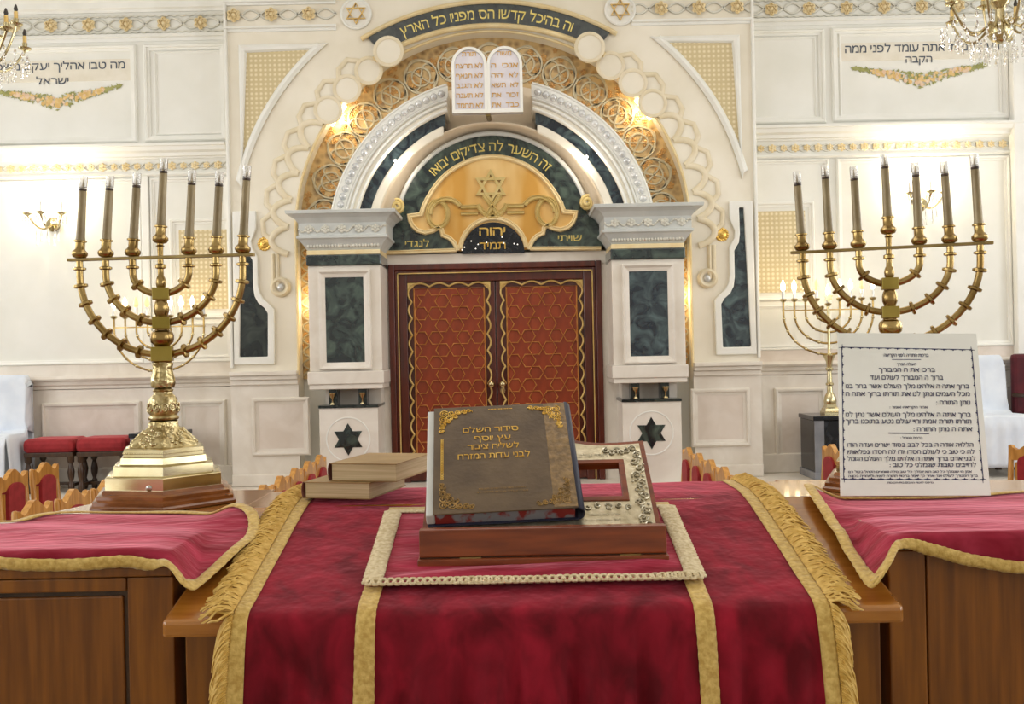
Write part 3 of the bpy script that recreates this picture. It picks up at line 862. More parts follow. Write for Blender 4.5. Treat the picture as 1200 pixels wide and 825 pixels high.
# lunette
YL = 7.98
ll = [A(-128, 293, YL), A(-122, 262, YL)] + [A(112 * math.cos(math.radians(t)), 269 - 112 * math.sin(math.radians(t)), YL) for t in range(172, 7, -4)] + [A(122, 262, YL), A(128, 293, YL)]
lun = MB().plate([ll], YL, 8.1).build('lunette', M['green'], ark, label='green marble lunette with gilt Hebrew lettering')
mb = MB().tube([(A(113 * math.cos(math.radians(t)), 269 - 113 * math.sin(math.radians(t)), YL)[0], YL - 0.005, A(0, 269 - 113 * math.sin(math.radians(t)), YL)[1]) for t in range(14, 167, 4)], 0.019, 8)
mb.build('lunette_edge', M['capital'], lun, smooth=60)
wl_ = []; arc_lettering(wl_, 'זה השער לה צדיקים יבואו', (0, 269), 92.5, 10, 46, 136, YL, YL - 0.004)
for mb in wl_: mb.build('gilt_word', M['gold_letter'], lun, fix=False)
for txt, a0, a1, vb, h in (('לנגדי', -103, -75, 287, 7), ('שויתי', 76, 104, 284, 7)):
    mb = MB(); p = A(a0, vb, YL); lettering(mb, txt, lambda x, y, p=p: (p[0] + x, YL - 0.004, p[1] + y), S(a1 - a0), S(h))
    mb.build('gilt_lettering', M['gold_letter'], lun, fix=False)


def zl(x, y): return ((x - 590) / 5.0, 150 + y / 5.0 + (578 - 600) * TH + 0.2)   # zoomed drawing -> ark px


half = [(590, 170), (535, 173), (480, 185), (430, 203), (380, 228), (335, 258), (297, 292), (262, 332), (235, 370), (210, 410), (190, 448), (172, 500), (105, 507), (108, 535), (122, 565), (150, 592), (195, 605), (240, 595), (270, 578), (290, 590), (297, 622), (335, 640), (362, 668), (378, 700), (382, 716)]
fullp = [A(*zl(x, y), YL) for x, y in half[::-1]] + [A(*zl(1180 - x, y), YL) for x, y in half[1:]]
MB().plate([fullp], YL - 0.012, YL).build('amber_ground', M['amber'], lun, label='amber gilded ground with painted rays')
mb = MB()


def strip(path, w, y):   # flat raised band along a path (x, z)
    mb.sweep(path, [(-w, y + 0.03), (-w, y + 0.004), (-w * 0.55, y - 0.008), (-w * 0.3, y), (w * 0.3, y), (w * 0.55, y - 0.008), (w, y + 0.004), (w, y + 0.03)])


strip(fullp, S(2.7), YL - 0.03)
domep = [A(*zl(590 + 195 * math.cos(math.radians(t)), 725 - 195 * math.sin(math.radians(t))), YL) for t in range(6, 175, 6)]
strip(domep, S(2.7), YL - 0.032)
for sg in (-1, 1):
    strip([A(*zl(590 + sg * 215, 712), YL), A(sg * 126, 293.5, YL)], S(2.4), YL - 0.03)
mb.build('relief_frame', M['cream_gold'], lun)
mb = MB(); c = A(*zl(583, 345), YL)
star_strip(mb, c, S(20.5, YL), S(3.2, YL), YL - 0.034, YL - 0.01)
w2 = S(3.0, YL)
for sg in (-1, 1):
    q = lambda x, y: A(*zl(590 + sg * x, y), YL)
    strip([q(320 + 58 * math.cos(math.radians(t)), 500 + 78 * math.sin(math.radians(t)))for t in range(-80, 281, 20)], w2, YL - 0.03)
    strip([q(210 + 95 * math.cos(math.radians(t)) + 60, 500 - 88 * math.sin(math.radians(t))) for t in range(0, 165, 15)] , w2, YL - 0.034)
    strip([q(185, 460), q(85, 460)], S(2.6, YL), YL - 0.03); strip([q(185, 500), q(85, 500)], S(2.2, YL), YL - 0.03)
    strip([q(85, 450), q(60, 490), q(20, 520), q(-10, 512)], w2, YL - 0.033)
    strip([q(48, 395), q(-40, 520)], w2, YL - 0.036)
mb.build('star_relief', M['relief_gold'], lun, label='raised six-pointed star with interlaced bands')
dm = [A(*zl(590 + 182 * math.cos(math.radians(t)), 735 - 182 * math.sin(math.radians(t))), YL) for t in range(0, 181, 6)]
plq = MB().plate([dm], YL - 0.02, YL).build('name_plaque', M['black_marble'], lun, label='black domed plaque with gilt name')
for txt, a0, a1, vb, h in (('יהוה', -16, 14.5, 276, 9.5), ('תמיד', -16, 14.5, 292, 8)):
    mb = MB(); p = A(a0, vb, YL); lettering(mb, txt, lambda x, y, p=p: (p[0] + x, YL - 0.024, p[1] + y), S(a1 - a0), S(h))
    mb.build('gilt_lettering', M['gold'], plq, fix=False)
mb = MB()
for (a_, v_) in ((-34, 289), (-37, 292), (-18, 286), (-26, 282), (10, 278), (-21, 291), (24, 286), (28, 287), (-8, 284), (12, 285)):
    x, z = A(a_ + 0.5, v_, YL); mb.ball((x, YL - 0.025, z), 0.0045, 6, 5)
mb.build('plaque_lamps', M['spot'], plq, smooth=60, kind='stuff')
for sg in (-1, 1):     # little gilt scrolls where the lunette meets the capitals
    x, z = A(sg * 112, 236, 7.9)
    mb = MB().tube([(x + sg * (0.05 - 0.042 * t / 24) * math.cos(t * 0.5 + 1.2) - sg * 0.01, 7.87 - 0.001 * t, z - 0.03 + (0.06 - 0.05 * t / 24) * math.sin(t * 0.5 + 1.2)) for t in range(0, 25)], 0.016, 7)
    mb.build('gilt_scroll', M['relief_gold'], lun, smooth=60)
# white fascia between lunette and door
x0, z0 = A(-132, 310, YL); x1, z1 = A(132, 296, YL)
MB().box(x0, x1, 7.99, 8.12, z0, z1).build('fascia', M['marble'], ark)
# door frame
YD = 8.04
zf = ZP
mb = MB()
for h0, h1, y in ((124, 117, 7.97), (117, 113, 7.985), (113, 103, 8.01)):
    X0, X1 = CX + 0.008 - S(h0, YD), CX + 0.008 + S(h0, YD); W0 = S(h0 - h1, YD); zt = A(0, 308 + (124 - h0), YD)[1]
    mb.box(X0, X0 + W0, y, 8.12, zf, zt).box(X1 - W0, X1, y, 8.12, zf, zt).box(X0 + W0, X1 - W0, y, 8.12, zt - W0, zt)
mb.build('door_frame', M['door_wood'], ark, bevel=0.006)
mb = MB(); h0 = 113.8; X0, X1 = CX + 0.008 - S(h0, YD), CX + 0.008 + S(h0, YD); zt = A(0, 308 + 10.2, YD)[1]
mb.box(X0, X0 + 0.009, 7.978, 7.99, zf, zt).box(X1 - 0.009, X1, 7.978, 7.99, zf, zt).box(X0, X1, 7.978, 7.99, zt - 0.009, zt)
mb.build('frame_gilt_line', M['gold_paint'], ark)
MB().box(A(-140, 0)[0], A(140, 0)[0], 8.12, 8.17, ZP, A(0, 300)[1]).build('door_backing', M['marble'], ark)
for sg in (-1, 1):    # plain jambs
    MB().box(A(sg * 124.5, 0)[0] + 0.008, A(sg * 150, 0)[0], 8.0, 8.12, ZP, A(0, 309, YL)[1]).build('door_jamb', M['marble'], ark)


def clip(poly, x0, z0, x1, z1):
    for ax, val, keep in ((0, x0, 1), (0, x1, -1), (1, z0, 1), (1, z1, -1)):
        out = []
        for i in range(len(poly)):
            p, q = poly[i - 1], poly[i]
            ip = (p[ax] - val) * keep >= 0; iq = (q[ax] - val) * keep >= 0
            if ip != iq:
                t = (val - p[ax]) / (q[ax] - p[ax]); out.append((p[0] + (q[0] - p[0]) * t, p[1] + (q[1] - p[1]) * t))
            if iq: out.append(q)
        poly = out
        if len(poly) < 3: return []
    return poly


for sg in (-1, 1):
    cx = CX + 0.008
    xi, xo = cx + sg * 0.004, cx + sg * S(103, YD)
    zt = A(0, 329, YD)[1]
    leaf = MB().box(xi, xo, 8.03, 8.12, zf + 0.01, zt).build('door_leaf', M['door_wood'], ark, bevel=0.004)
    px0, px1 = sorted((cx + sg * S(13, YD), cx + sg * S(95, YD)))
    pz1 = A(0, 336.5, YD)[1]; pz0 = zf + 0.12
    MB().box(px0, px1, 8.02, 8.04, pz0, pz1).build('lattice_panel', M['door_panel'], leaf)
    mid = (px0 + px1) / 2; d = S(28.6, YD); R = d / 2
    shared = None; lines = MB()
    for i in range(-2, 3):
        for j in range(0, 11):
            c = (mid + i * d * math.sqrt(3) / 2, pz1 - d * (0.52 + j) + (d / 2 if i % 2 == 0 else 0) - 0.0)
            hx = hexagram(c, R * 0.985)
            pl = clip(hx, px0 + 0.004, pz0, px1 - 0.004, pz1 - 0.004)
            if len(pl) < 3: continue
            full = len(pl) == 12 and all(abs(a[0] - b[0]) + abs(a[1] - b[1]) < 1e-6 for a, b in zip(sorted(pl), sorted(hx)))
            ar = abs(sum(pl[k - 1][0] * pl[k][1] - pl[k][0] * pl[k - 1][1] for k in range(len(pl)))) / 2
            if ar < 0.0006: continue
            if full:
                if shared is None:
                    shared = MB().plate([hexagram((0, 0), R * 0.955)], -0.007, 0.004).build('star_tile', M['door_star'], leaf); st = shared
                else:
                    st = shared.copy(); COL.objects.link(st)
                st.location = (c[0], 8.02, c[1])
            else:
                MB().plate([pl], 8.013, 8.024).build('star_tile', M['door_star'], leaf)
            lines.tube([(p[0], 8.012, p[1]) for p in pl], 0.0055, 4, True)
    lines.tube([(px0, 8.014, pz0), (px1, 8.014, pz0), (px1, 8.014, pz1), (px0, 8.014, pz1)], 0.006, 4, True)
    lines.build('gold_inlay_lines', M['door_line'], leaf)
    # scalloped gilt border
    bx0, bx1, bz1 = px0 - S(4.5, YD), px1 + S(4.5, YD), pz1 + S(4, YD)
    mb = MB(); pts = []
    n = 4
    for k in range(n):
        for i in range(9):
            t = i / 8; pts.append((bx0 + (bx1 - bx0) * (k + t) / n, 8.015, bz1 - 0.012 + 0.028 * math.sin(PI * t)))
    mb.tube(pts, 0.009, 6)
    for bx, s2 in ((bx0, -1), (bx1, 1)):
        pts = []; n2 = 11; ht = bz1 - pz0
        for k in range(n2):
            for i in range(9):
                t = i / 8; pts.append((bx - s2 * 0.012 + s2 * 0.028 * math.sin(PI * t), 8.015, bz1 - ht * (k + t) / n2))
        mb.tube(pts, 0.009, 6)
        mb.plate([[(bx + s2 * 0.02, bz1 + 0.02), (bx - s2 * 0.055, bz1 + 0.02), (bx - s2 * 0.02, bz1 - 0.02), (bx + s2 * 0.02, bz1 - 0.055)]], 8.012, 8.03)
    mb.build('scalloped_gilt_border', M['gold_paint'], leaf, smooth=60)
    kx = cx + sg * S(6.6, YD); kz = A(0, 449.5, YD)[1]
    MB().tube([(kx, 8.03, kz), (kx, 7.985, kz)], 0.012, 8).ball((kx, 7.97, kz), S(4, YD), 12, 8).build('knob', M['brass_bright'], leaf, smooth=60)
    if sg > 0: MB().plate([[(kx + 0.022 * math.cos(t * 0.5), kz - 0.055 + 0.028 * math.sin(t * 0.5)) for t in range(12)]], 8.015, 8.03).build('keyhole_plate', M['brass_bright'], leaf)

# pilasters
YP = 7.60
for sg in (-1, 1):
    pc = CX + 0.024 + sg * 1.176
    k = YP / F
    z = lambda v: EYE + (412.5 - v) * k
    hw = 42.5 * k
    x0, x1 = pc - hw, pc + hw
    pil = MB().box(x0, x1, YP, 8.12, z(431), z(307)).build('pilaster', M['marble'], ark, bevel=0.006, label='white marble pilaster with green marble inset')
    v0 = 321; iw = 22.5 * k
    MB().box(pc - iw, pc + iw, YP - 0.004, YP + 0.01, z(424.5 - 4), z(v0)).build('marble_inset', M['green'] if sg < 0 else M['green_blue'], pil, label='dark green veined marble inset')
    mb = MB(); mb.sweep([(pc - iw, z(420.5)), (pc + iw, z(420.5)), (pc + iw, z(v0)), (pc - iw, z(v0))],
                        [(0, YP), (0, YP - 0.012), (-4 * k, YP - 0.02), (-6.5 * k, YP - 0.035), (-8 * k, YP - 0.035), (-8.5 * k, YP)], True)
    mb.build('inset_moulding', M['marble'], pil)
    mb = MB().box(x0 - 0.014, x1 + 0.014, YP - 0.03, 8.12, z(446), z(431)).box(x0 - 0.004, x1 + 0.004, YP - 0.018, 8.12, z(452), z(446))
    mb.build('pilaster_foot', M['marble'], pil, bevel=0.006)
    # necking, capital
    MB().box(x0 - 0.008, x1 + 0.008, YP - 0.025, 8.1, z(307), z(294.5)).build('green_necking', M['green'], pil, bevel=0.008)
    MB().box(x0 - 0.002, x1 + 0.002, YP - 0.02, 8.1, z(294.5), z(289)).build('cream_fillet', M['cream_gold'], pil, bevel=0.004)
    mb = MB(); prof = [(289, 0.0), (286, 0.012), (281, 0.035), (277, 0.055), (275.5, 0.07), (273, 0.07), (272, 0.055), (258, 0.055), (256, 0.065), (252, 0.085), (248.5, 0.12), (248, 0.135), (244.5, 0.14), (244, 0.135)]
    rows = []
    for v, p in prof:
        rows.append([(x0 - p, 8.1, z(v)), (x0 - p, YP - p, z(v)), (x1 + p, YP - p, z(v)), (x1 + p, 8.1, z(v))])
    mb.grid(rows); mb.add(rows[-1], [(0, 1, 2, 3)])
    cap = mb.build('capital', M['capital'], pil)
    mb = MB(); n = 5
    for i in range(n):
        xx = x0 - 0.04 + (x1 - x0 + 0.08) * (i + 0.5) / n
        rosette(mb, (xx, z(265)), 5.2 * k, YP - 0.056, 6, 0.02)
    for i in range(60):
        xx = x0 - 0.05 + (x1 - x0 + 0.1) * i / 59
        mb.ball((xx, YP - 0.058, z(265 + 3.2 * math.sin(i * 0.62))), 0.009, 5, 4)
    for i in range(24):
        xx = x0 + (x1 - x0) * (i + 0.5) / 24; mb.ball((xx, YP - 0.022, z(284)), 0.012, 5, 4, (1, 0.8, 1.3))
    mb.build('capital_flowers', M['wave_paint'], pil, smooth=60, kind='stuff')
    # feet of the pilaster: two green blocks with brass goblets, then the pedestal with a star
    for dx in (-17, 18):
        bx = pc + dx * k
        blk = MB().box(bx - 5 * k, bx + 5 * k, YP + 0.03, YP + 0.16, z(470.5), z(452)).build('green_block', M['green_dark'], ark, bevel=0.004)
        MB().lathe([(0.020, 0), (0.018, 0.008), (0.006, 0.02), (0.006, 0.045), (0.018, 0.06), (0.026, 0.085), (0.026, 0.09), (0.001, 0.088)], 12, Matrix.Translation((bx, YP + 0.012, z(470)))).build('brass_goblet', M['brass_bright'], blk, smooth=40)
    MB().box(pc - 30 * k, pc + 36 * k, YP + 0.2, 8.1, z(471), z(452)).build('plinth_core', M['marble'], ark)
    ph = 34.5 * k; sx = pc + 1.5 * k
    ped = MB().box(sx - ph, sx + ph, YP + 0.01, 8.1, ZP, z(474)).build('pedestal', M['marble'], ark, bevel=0.004, label='white marble pedestal with inlaid star')
    MB().box(sx - ph - 0.004, sx + ph + 0.004, YP, 8.1, z(474), z(471)).build('pedestal_slab', M['green_dark'], ped)
    c = (sx - 1 * k, z(511))
    MB().plate([hexagram(c, 19 * k)], YP + 0.006, YP + 0.02).build('star_inlay', M['green'], ped, label='green marble six-pointed star')
    MB().tube([(c[0] + 25.5 * k * math.cos(2 * PI * i / 40), YP + 0.011, c[1] + 25.5 * k * math.sin(2 * PI * i / 40)) for i in range(40)], 0.006, 5, True).build('star_ring', M['plaster_trim'], ped, smooth=60)

# tablets of the law
YT = 7.55
tx0, tz0 = P(530.5, 134.5, YT).x, P(572, 133.7, YT).z
tx1 = P(613, 132, YT).x; tzs = P(572, 77, YT).z
tm = (tx0 + tx1) / 2; tr_ = (tm - tx0) / 2
tab = thing('law_tablets', 'pair of round-topped silver tablets with gilt Hebrew lines above the ark', 'tablets', (tm, YT, tz0))


def tabloop(e):
    r = tr_ - e / 2
    pts = [(tx0 + e, tz0 + e), (tx1 - e, tz0 + e)]
    for cxx in (tm + tr_, tm - tr_):
        pts += arc((cxx, tzs), tr_ - (e if e else 0), 0, 180, 16)
    return pts


MB().plate([tabloop(0)], YT - 0.03, YT + 0.03).build('tablet_slab', M['silver'], tab)
mb = MB()
for cxx in (tm - tr_, tm + tr_):
    lp = [(cxx - tr_, tz0), (cxx + tr_, tz0)] + arc((cxx, tzs), tr_, 0, 180, 20)
    e = 0.022
    li = [(cxx - tr_ + e, tz0 + e * 1.3), (cxx + tr_ - e, tz0 + e * 1.3)] + arc((cxx, tzs), tr_ - e, 0, 180, 20)
    mb.plate([lp, li], YT - 0.045, YT - 0.025)
mb.build('tablet_border', M['plaster_trim'], tab, bevel=0.004)
for cxx, rowsT in ((tm - tr_, ('לא תרצח', 'לא תנאף', 'לא תגנב', 'לא תענה', 'לא תחמד')), (tm + tr_, ('אנכי  ה', 'לא  יהיה', 'לא  תשא', 'זכור  את', 'כבד  את'))):
    for i, t in enumerate(rowsT):
        zz = P(572, 79.5 + 11.5 * i + 1.5, YT).z
        wd = tr_ * 2 * 0.76
        mb = MB(); lettering(mb, t, lambda x, y, cxx=cxx, wd=wd, zz=zz: (cxx - wd / 2 + x, YT - 0.033, zz + y), wd, S(5.2, YT))
        mb.build('gilt_lettering', M['tablet_gilt'], tab, fix=False)
    zz = P(572, 67, YT).z; wd = tr_ * 0.8
    mb = MB(); lettering(mb, 'תורת' if cxx < tm else 'משה', lambda x, y, cxx=cxx, wd=wd, zz=zz: (cxx - wd / 2 + x, YT - 0.033, zz + y), wd, S(5, YT))
    mb.build('gilt_lettering', M['tablet_gilt'], tab, fix=False)
MB().tube([(tm, YT, tz0 - 0.0), (tm, 8.15, tz0 + 0.1)], 0.02, 8).tube([(tm, YT + 0.02, tzs), (tm, 8.15, tzs)], 0.02, 8).build('wall_bracket', M['brass_dull'], tab, smooth=60)

# ================================================================== THE READING DESK (bimah)
ZW = 1.30                      # top of the two side cabinets
YF = 2.06                      # front of the side cabinets
XL_IN, XR_IN = -0.72, 0.78     # inner sides of the cabinets
Y0D, Y1D, Y2D = 1.90, 2.47, 2.76
Z0D, Z1D = EYE - 0.508, EYE - 0.378
SLOPE = (Z1D - Z0D) / (Y1D - Y0D)


def deskz(Y): return Z1D if Y > Y1D else Z0D + (Y - Y0D) * SLOPE


desk = thing('reading_desk', 'central sloping oak reading desk under the fringed red velvet cloth', 'desk', (0.03, 2.0, 0))
dx0, dx1 = -0.69, 0.75


def yzprism(mb, poly, x0, x1):
    return mb.prism([poly], lambda p, d: (d, p[0], p[1]), x0, x1)


th = 0.034
yzprism(MB(), [(Y0D, Z0D), (Y1D, Z1D), (Y2D, Z1D), (Y2D, Z1D - th), (Y1D, Z1D - th), (Y0D, Z0D - th)], dx0, dx1).build('desk_top', M['wood_top'], desk, bevel=0.008)
yzprism(MB(), [(Y0D + 0.09, 0), (Y0D + 0.09, Z0D - th + 0.02), (Y1D, Z1D - th), (Y2D - 0.05, Z1D - th), (Y2D - 0.05, 0)], dx0 + 0.02, dx1 - 0.02).build('desk_body', M['wood'], desk)
yfp = Y0D + 0.075
for xa, xb in ((dx0 + 0.02, dx0 + 0.10), (dx1 - 0.10, dx1 - 0.02)): MB().box(xa, xb, yfp, Y0D + 0.09, 0, Z0D - th - 0.002).build('stile', M['wood'], desk, bevel=0.004)
MB().box(dx0 + 0.10, dx1 - 0.10, yfp, Y0D + 0.09, Z0D - th - 0.06, Z0D - th - 0.002).build('rail', M['wood'], desk, bevel=0.004)
MB().box(dx0 + 0.112, dx1 - 0.112, Y0D + 0.082, Y0D + 0.09, 0.1, Z0D - th - 0.075).build('front_panel', M['wood_panel'], desk, bevel=0.003)

# side cabinets
LP = [(-1.7, YF), (XL_IN, YF), (XL_IN, 2.97), (-1.12, 2.97), (-1.23, 2.61), (-1.29, 2.46), (-1.5, 2.33), (-1.7, 2.25)]
RP = [(XR_IN, YF), (1.9, YF), (1.9, 2.7), (1.45, 2.84), (XR_IN, 2.95)]


def inset(poly, e):
    cx = sum(p[0] for p in poly) / len(poly); cy = sum(p[1] for p in poly) / len(poly)
    return [(p[0] + (cx - p[0]) * e, p[1] + (cy - p[1]) * e) for p in poly]


cl = thing('side_cabinet', 'oak side cabinet under the left red velvet cloth', 'cabinet', (-1.1, 2.3, 0), 'side cabinets of the reading desk')
MB().slab([LP], ZW, ZW - 0.03).build('cabinet_top', M['wood_top'], cl, bevel=0.006)
MB().slab([inset(LP, 0.012)], ZW - 0.03, 0).build('cabinet_body', M['wood'], cl)
y_ = YF + 0.003
MB().box(-1.7, XL_IN + 0.002, y_ - 0.022, y_ + 0.02, ZW - 0.052, ZW - 0.031).build('top_rail', M['wood'], cl, bevel=0.003)
MB().box(-0.812, XL_IN + 0.004, y_ - 0.018, y_ + 0.02, 0, ZW - 0.054).build('stile', M['wood'], cl, bevel=0.003)
MB().box(-1.7, -0.814, y_ - 0.018, y_ + 0.02, ZW - 0.082, ZW - 0.054).build('rail', M['wood'], cl, bevel=0.003)
MB().box(-1.7, -0.825, y_ - 0.008, y_ + 0.02, 0.1, ZW - 0.094).build('door', M['wood_panel'], cl, bevel=0.004)
MB().box(-1.7, -0.814, y_ - 0.001, y_ + 0.02, 0.05, ZW - 0.08).build('door_gap_shade', M['dark_wood'], cl)  # dark backing paints the shadow gap round the door
cr = thing('side_cabinet', 'oak side cabinet under the right red velvet cloth', 'cabinet', (1.3, 2.3, 0), 'side cabinets of the reading desk')
MB().slab([RP], ZW, ZW - 0.03).build('cabinet_top', M['wood_top'], cr, bevel=0.006)
MB().slab([inset(RP, 0.012)], ZW - 0.03, 0).build('cabinet_body', M['wood'], cr)
MB().box(XR_IN - 0.002, XR_IN + 0.076, y_ - 0.010, y_ + 0.02, 0, ZW - 0.031).build('stile', M['wood'], cr, bevel=0.004)
MB().box(XR_IN + 0.079, 1.9, y_ - 0.008, y_ + 0.02, 0, ZW - 0.031).build('front_panel', M['wood_panel'], cr, bevel=0.004)

# ---- the big velvet cloth over the desk: a path from the back edge over the slope and down the front
raw = [(Y2D + 0.012, Z1D - 0.10), (Y2D + 0.010, Z1D - 0.005), (Y2D - 0.01, Z1D + 0.006), (Y1D + 0.06, Z1D + 0.007), (Y1D - 0.06, Z1D - 0.06 * SLOPE + 0.004),
       (Y0D + 0.02, Z0D + 0.02 * SLOPE + 0.006), (Y0D - 0.004, Z0D + 0.004), (Y0D - 0.013, Z0D - 0.014), (Y0D - 0.016, Z0D - 0.06), (Y0D - 0.02, 0.72)]


def densify(p, step):
    out = [Vector(p[0])]
    for a, b in zip(p, p[1:]):
        a, b = Vector(a), Vector(b); n = max(1, int((b - a).length / step))
        for i in range(1, n + 1): out.append(a + (b - a) * i / n)
    return out


dp = densify(raw, 0.012)
for _ in range(3): dp = [dp[0]] + [(dp[i - 1] + dp[i] * 2 + dp[i + 1]) / 4 for i in range(1, len(dp) - 1)] + [dp[-1]]
DS = [0.0]
for a, b in zip(dp, dp[1:]): DS.append(DS[-1] + (b - a).length)


def path_at(s):
    import bisect
    i = min(max(bisect.bisect(DS, s) - 1, 0), len(dp) - 2)
    t = (s - DS[i]) / (DS[i + 1] - DS[i]); p = dp[i] + (dp[i + 1] - dp[i]) * t
    d = (dp[min(i + 2, len(dp) - 1)] - dp[max(i - 1, 0)]).normalized()
    return p, Vector((-d.y, d.x)) * (1 if -d.x * 0 + (-d.y) * 0 + 1 else 1)


def s_of_Y(Y):    # path length where the slope reaches Y
    for i in range(len(dp) - 1):
        if dp[i].x >= Y >= dp[i + 1].x and dp[i].y > Z0D - 0.02: return DS[i]
    return DS[-1]


S_EDGE = s_of_Y(Y0D + 0.001)


def cloth_pt(X, s, up=0.0):
    p, n = path_at(s)
    # outward normal (towards -y / +z)
    if n.y < 0 or (abs(n.y) < 1e-3 and n.x > 0): n = -n
    off = 0.0
    hang = max(0.0, s - S_EDGE - 0.03)
    if hang > 0:
        k = min(1, hang / 0.14)
        off = k * (0.028 * (abs(math.sin(X * 21 + 1.4 * math.sin(X * 7))) ** 0.7 - 0.5) + 0.007 * math.sin(X * 97 + 2 + s * 4) + 0.012 * noise.noise((X * 8, s * 1.5, 0))) + 0.024 * k
    elif s < S_EDGE:
        off = 0.0022 * noise.noise((X * 7, s * 9, 1)) + 0.0012
    q = p + n * (up + off)
    return Vector((X, q.x, q.y))


CXL, CXR = -0.552, 0.606
rows = []
ns = 110
for i in range(ns + 1):
    s = DS[-1] * i / ns
    rows.append([cloth_pt(CXL + (CXR - CXL) * j / 130, s, 0.0) for j in range(131)])
cloth = thing('velvet_cloth', 'large red velvet cloth with gold fringe draped over the sloping desk', 'cloth', (0.03, 2.1, Z0D))
MB().grid(rows).build('velvet', M['velvet'], cloth, smooth=0, solid=0.003)


def ribbon(x0, x1, s0, s1, up, name, m, parent, n=90, wav=0.0):
    rows = []
    for i in range(n + 1):
        s = s0 + (s1 - s0) * i / n
        e = wav * math.sin(i * 1.9)
        rows.append([cloth_pt(x0 + e, s, up), cloth_pt(x0 * 0.75 + x1 * 0.25, s, up + 0.0015), cloth_pt((x0 + x1) / 2, s, up + 0.001), cloth_pt(x0 * 0.25 + x1 * 0.75, s, up + 0.0015), cloth_pt(x1 - e, s, up)])
    return MB().grid(rows).build(name, m, parent, smooth=0, solid=0.002)


SB = s_of_Y(2.43)
ribbon(-0.312, -0.274, SB, DS[-1], 0.003, 'gold_ribbon', M['trim_gold'], cloth, 160, 0.0005)
ribbon(0.342, 0.380, SB, DS[-1], 0.003, 'gold_ribbon', M['trim_gold'], cloth, 160, 0.0005)
rows = []
for i in range(61):
    X = -0.312 + 0.692 * i / 60
    rows.append([cloth_pt(X, SB + t, 0.0036) for t in (-0.004, 0.01, 0.024, 0.036)])
MB().grid(rows).build('gold_ribbon', M['trim_gold'], cloth, smooth=0, solid=0.002)
S_TOP = s_of_Y(Y2D - 0.02)
ribbon(CXL - 0.004, CXL + 0.03, S_TOP, DS[-1], 0.003, 'gold_edging', M['trim_gold'], cloth, 120)
ribbon(CXR - 0.03, CXR + 0.004, S_TOP, DS[-1], 0.003, 'gold_edging', M['trim_gold'], cloth, 120)
# fringe strands along both side edges
rnd = random.Random(11)
for sg, xe in ((-1, CXL), (1, CXR)):
    mb = MB(); s = S_TOP
    while s < DS[-1]:
        for _ in range(2):
            L = 0.045 + 0.022 * rnd.random(); dr = (rnd.random() - 0.35) * 0.05
            h0 = 0.004 + 0.004 * rnd.random(); hang = s > S_EDGE
            pts = []
            for k in range(5):
                t = k / 4
                if hang:
                    b = cloth_pt(xe, min(s, DS[-1]), h0)
                    pts.append(b + Vector((sg * L * t * (0.75 - 0.25 * t), -0.012 * math.sin(t * 2.6) * rnd.uniform(0.4, 1.2), -L * 0.95 * t ** 1.5 + dr * 0.2 * t)))
                else:
                    ss = min(max(s + dr * t + 0.012 * t, 0.02), S_EDGE + 0.02)
                    b = cloth_pt(xe, ss, h0 + 0.012 * math.sin(t * PI) * rnd.uniform(0.3, 1.3))
                    b.x += sg * L * t
                    b.z = max(b.z, (deskz(b.y) if b.y > Y0D else b.z) + 0.003)
                    pts.append(b)
            mb.tube(pts, [0.0024, 0.0026, 0.0024, 0.0022, 0.0016], 4)
        s += 0.0042
    mb.build('fringe', M['fringe'], cloth, smooth=60, kind='stuff')

# ---- smaller cloth with cream braid
small = thing('small_velvet_cloth', 'small red velvet cloth with cream braid border under the book stand', 'cloth', (0.035, 2.2, 1.25))
sx0, sx1 = -0.305, 0.376
sA, sB = s_of_Y(2.375), s_of_Y(1.995)


def small_pt(X, s, up=0.0):
    p = cloth_pt(X, s, 0.008 + up)
    t = (s - sA) / (sB - sA); e = min(X - sx0, sx1 - X, 0.1) / 0.1
    edge = max(0, min(1, min(e, (1 - t) * 5 + 0.3)))
    wr = 0.0045 * edge * (1 + math.sin(t * 24 + 5 * noise.noise((X * 3, t * 2, 4)) + X * 4)) * (0.4 + t)
    p.z += wr * 0.8; p.y -= wr * 0.3
    return p


rows = [[small_pt(sx0 + (sx1 - sx0) * j / 90, sA + (sB - sA) * i / 60) for j in range(91)] for i in range(61)]
MB().grid(rows).build('velvet', M['velvet_sheen_tone'], small, smooth=0, solid=0.003)
for xa, xb in ((sx0 - 0.012, sx0 + 0.030), (sx1 - 0.030, sx1 + 0.012)):
    rows = []
    for i in range(81):
        s = sA + (sB - sA) * i / 80; e = 0.0016 * math.sin(i * 2.1)
        rows.append([small_pt(min(max(xa + (xb - xa) * t + e * (1 if t > 0.5 else -1), -1), 1), s, 0.004 + 0.003 * math.sin(PI * t)) for t in (0, 0.2, 0.4, 0.6, 0.8, 1)])
    MB().grid(rows).build('cream_braid', M['braid'], small, smooth=0, solid=0.003)
rows = []
for i in range(71):
    X = sx0 + (sx1 - sx0) * i / 70
    rows.append([small_pt(X, sA - t, 0.004) for t in (0.008, 0.0, -0.008)])
MB().grid(rows).build('cream_braid', M['braid'], small, smooth=0, solid=0.003)
mb = MB(); n = 46
for i in range(n):
    X = sx0 - 0.004 + (sx1 - sx0 + 0.008) * (i + 0.5) / n
    big = 1.0 + 0.35 * math.exp(-((i - 16) / 4.0) ** 2) + 0.3 * math.exp(-((i - 42) / 4.0) ** 2)
    r = 0.0092 * big
    pts = []
    for k in range(10):
        an = 2 * PI * k / 10
        q = small_pt(min(max(X + r * math.cos(an), sx0), sx1), sB + 0.004 + r * 1.1 * math.sin(an), 0.008); pts.append(q)
    mb.tube(pts, 0.0038, 5, True)
mb.build('looped_braid', M['braid'], small, smooth=60, kind='stuff')

# ---- side cloths


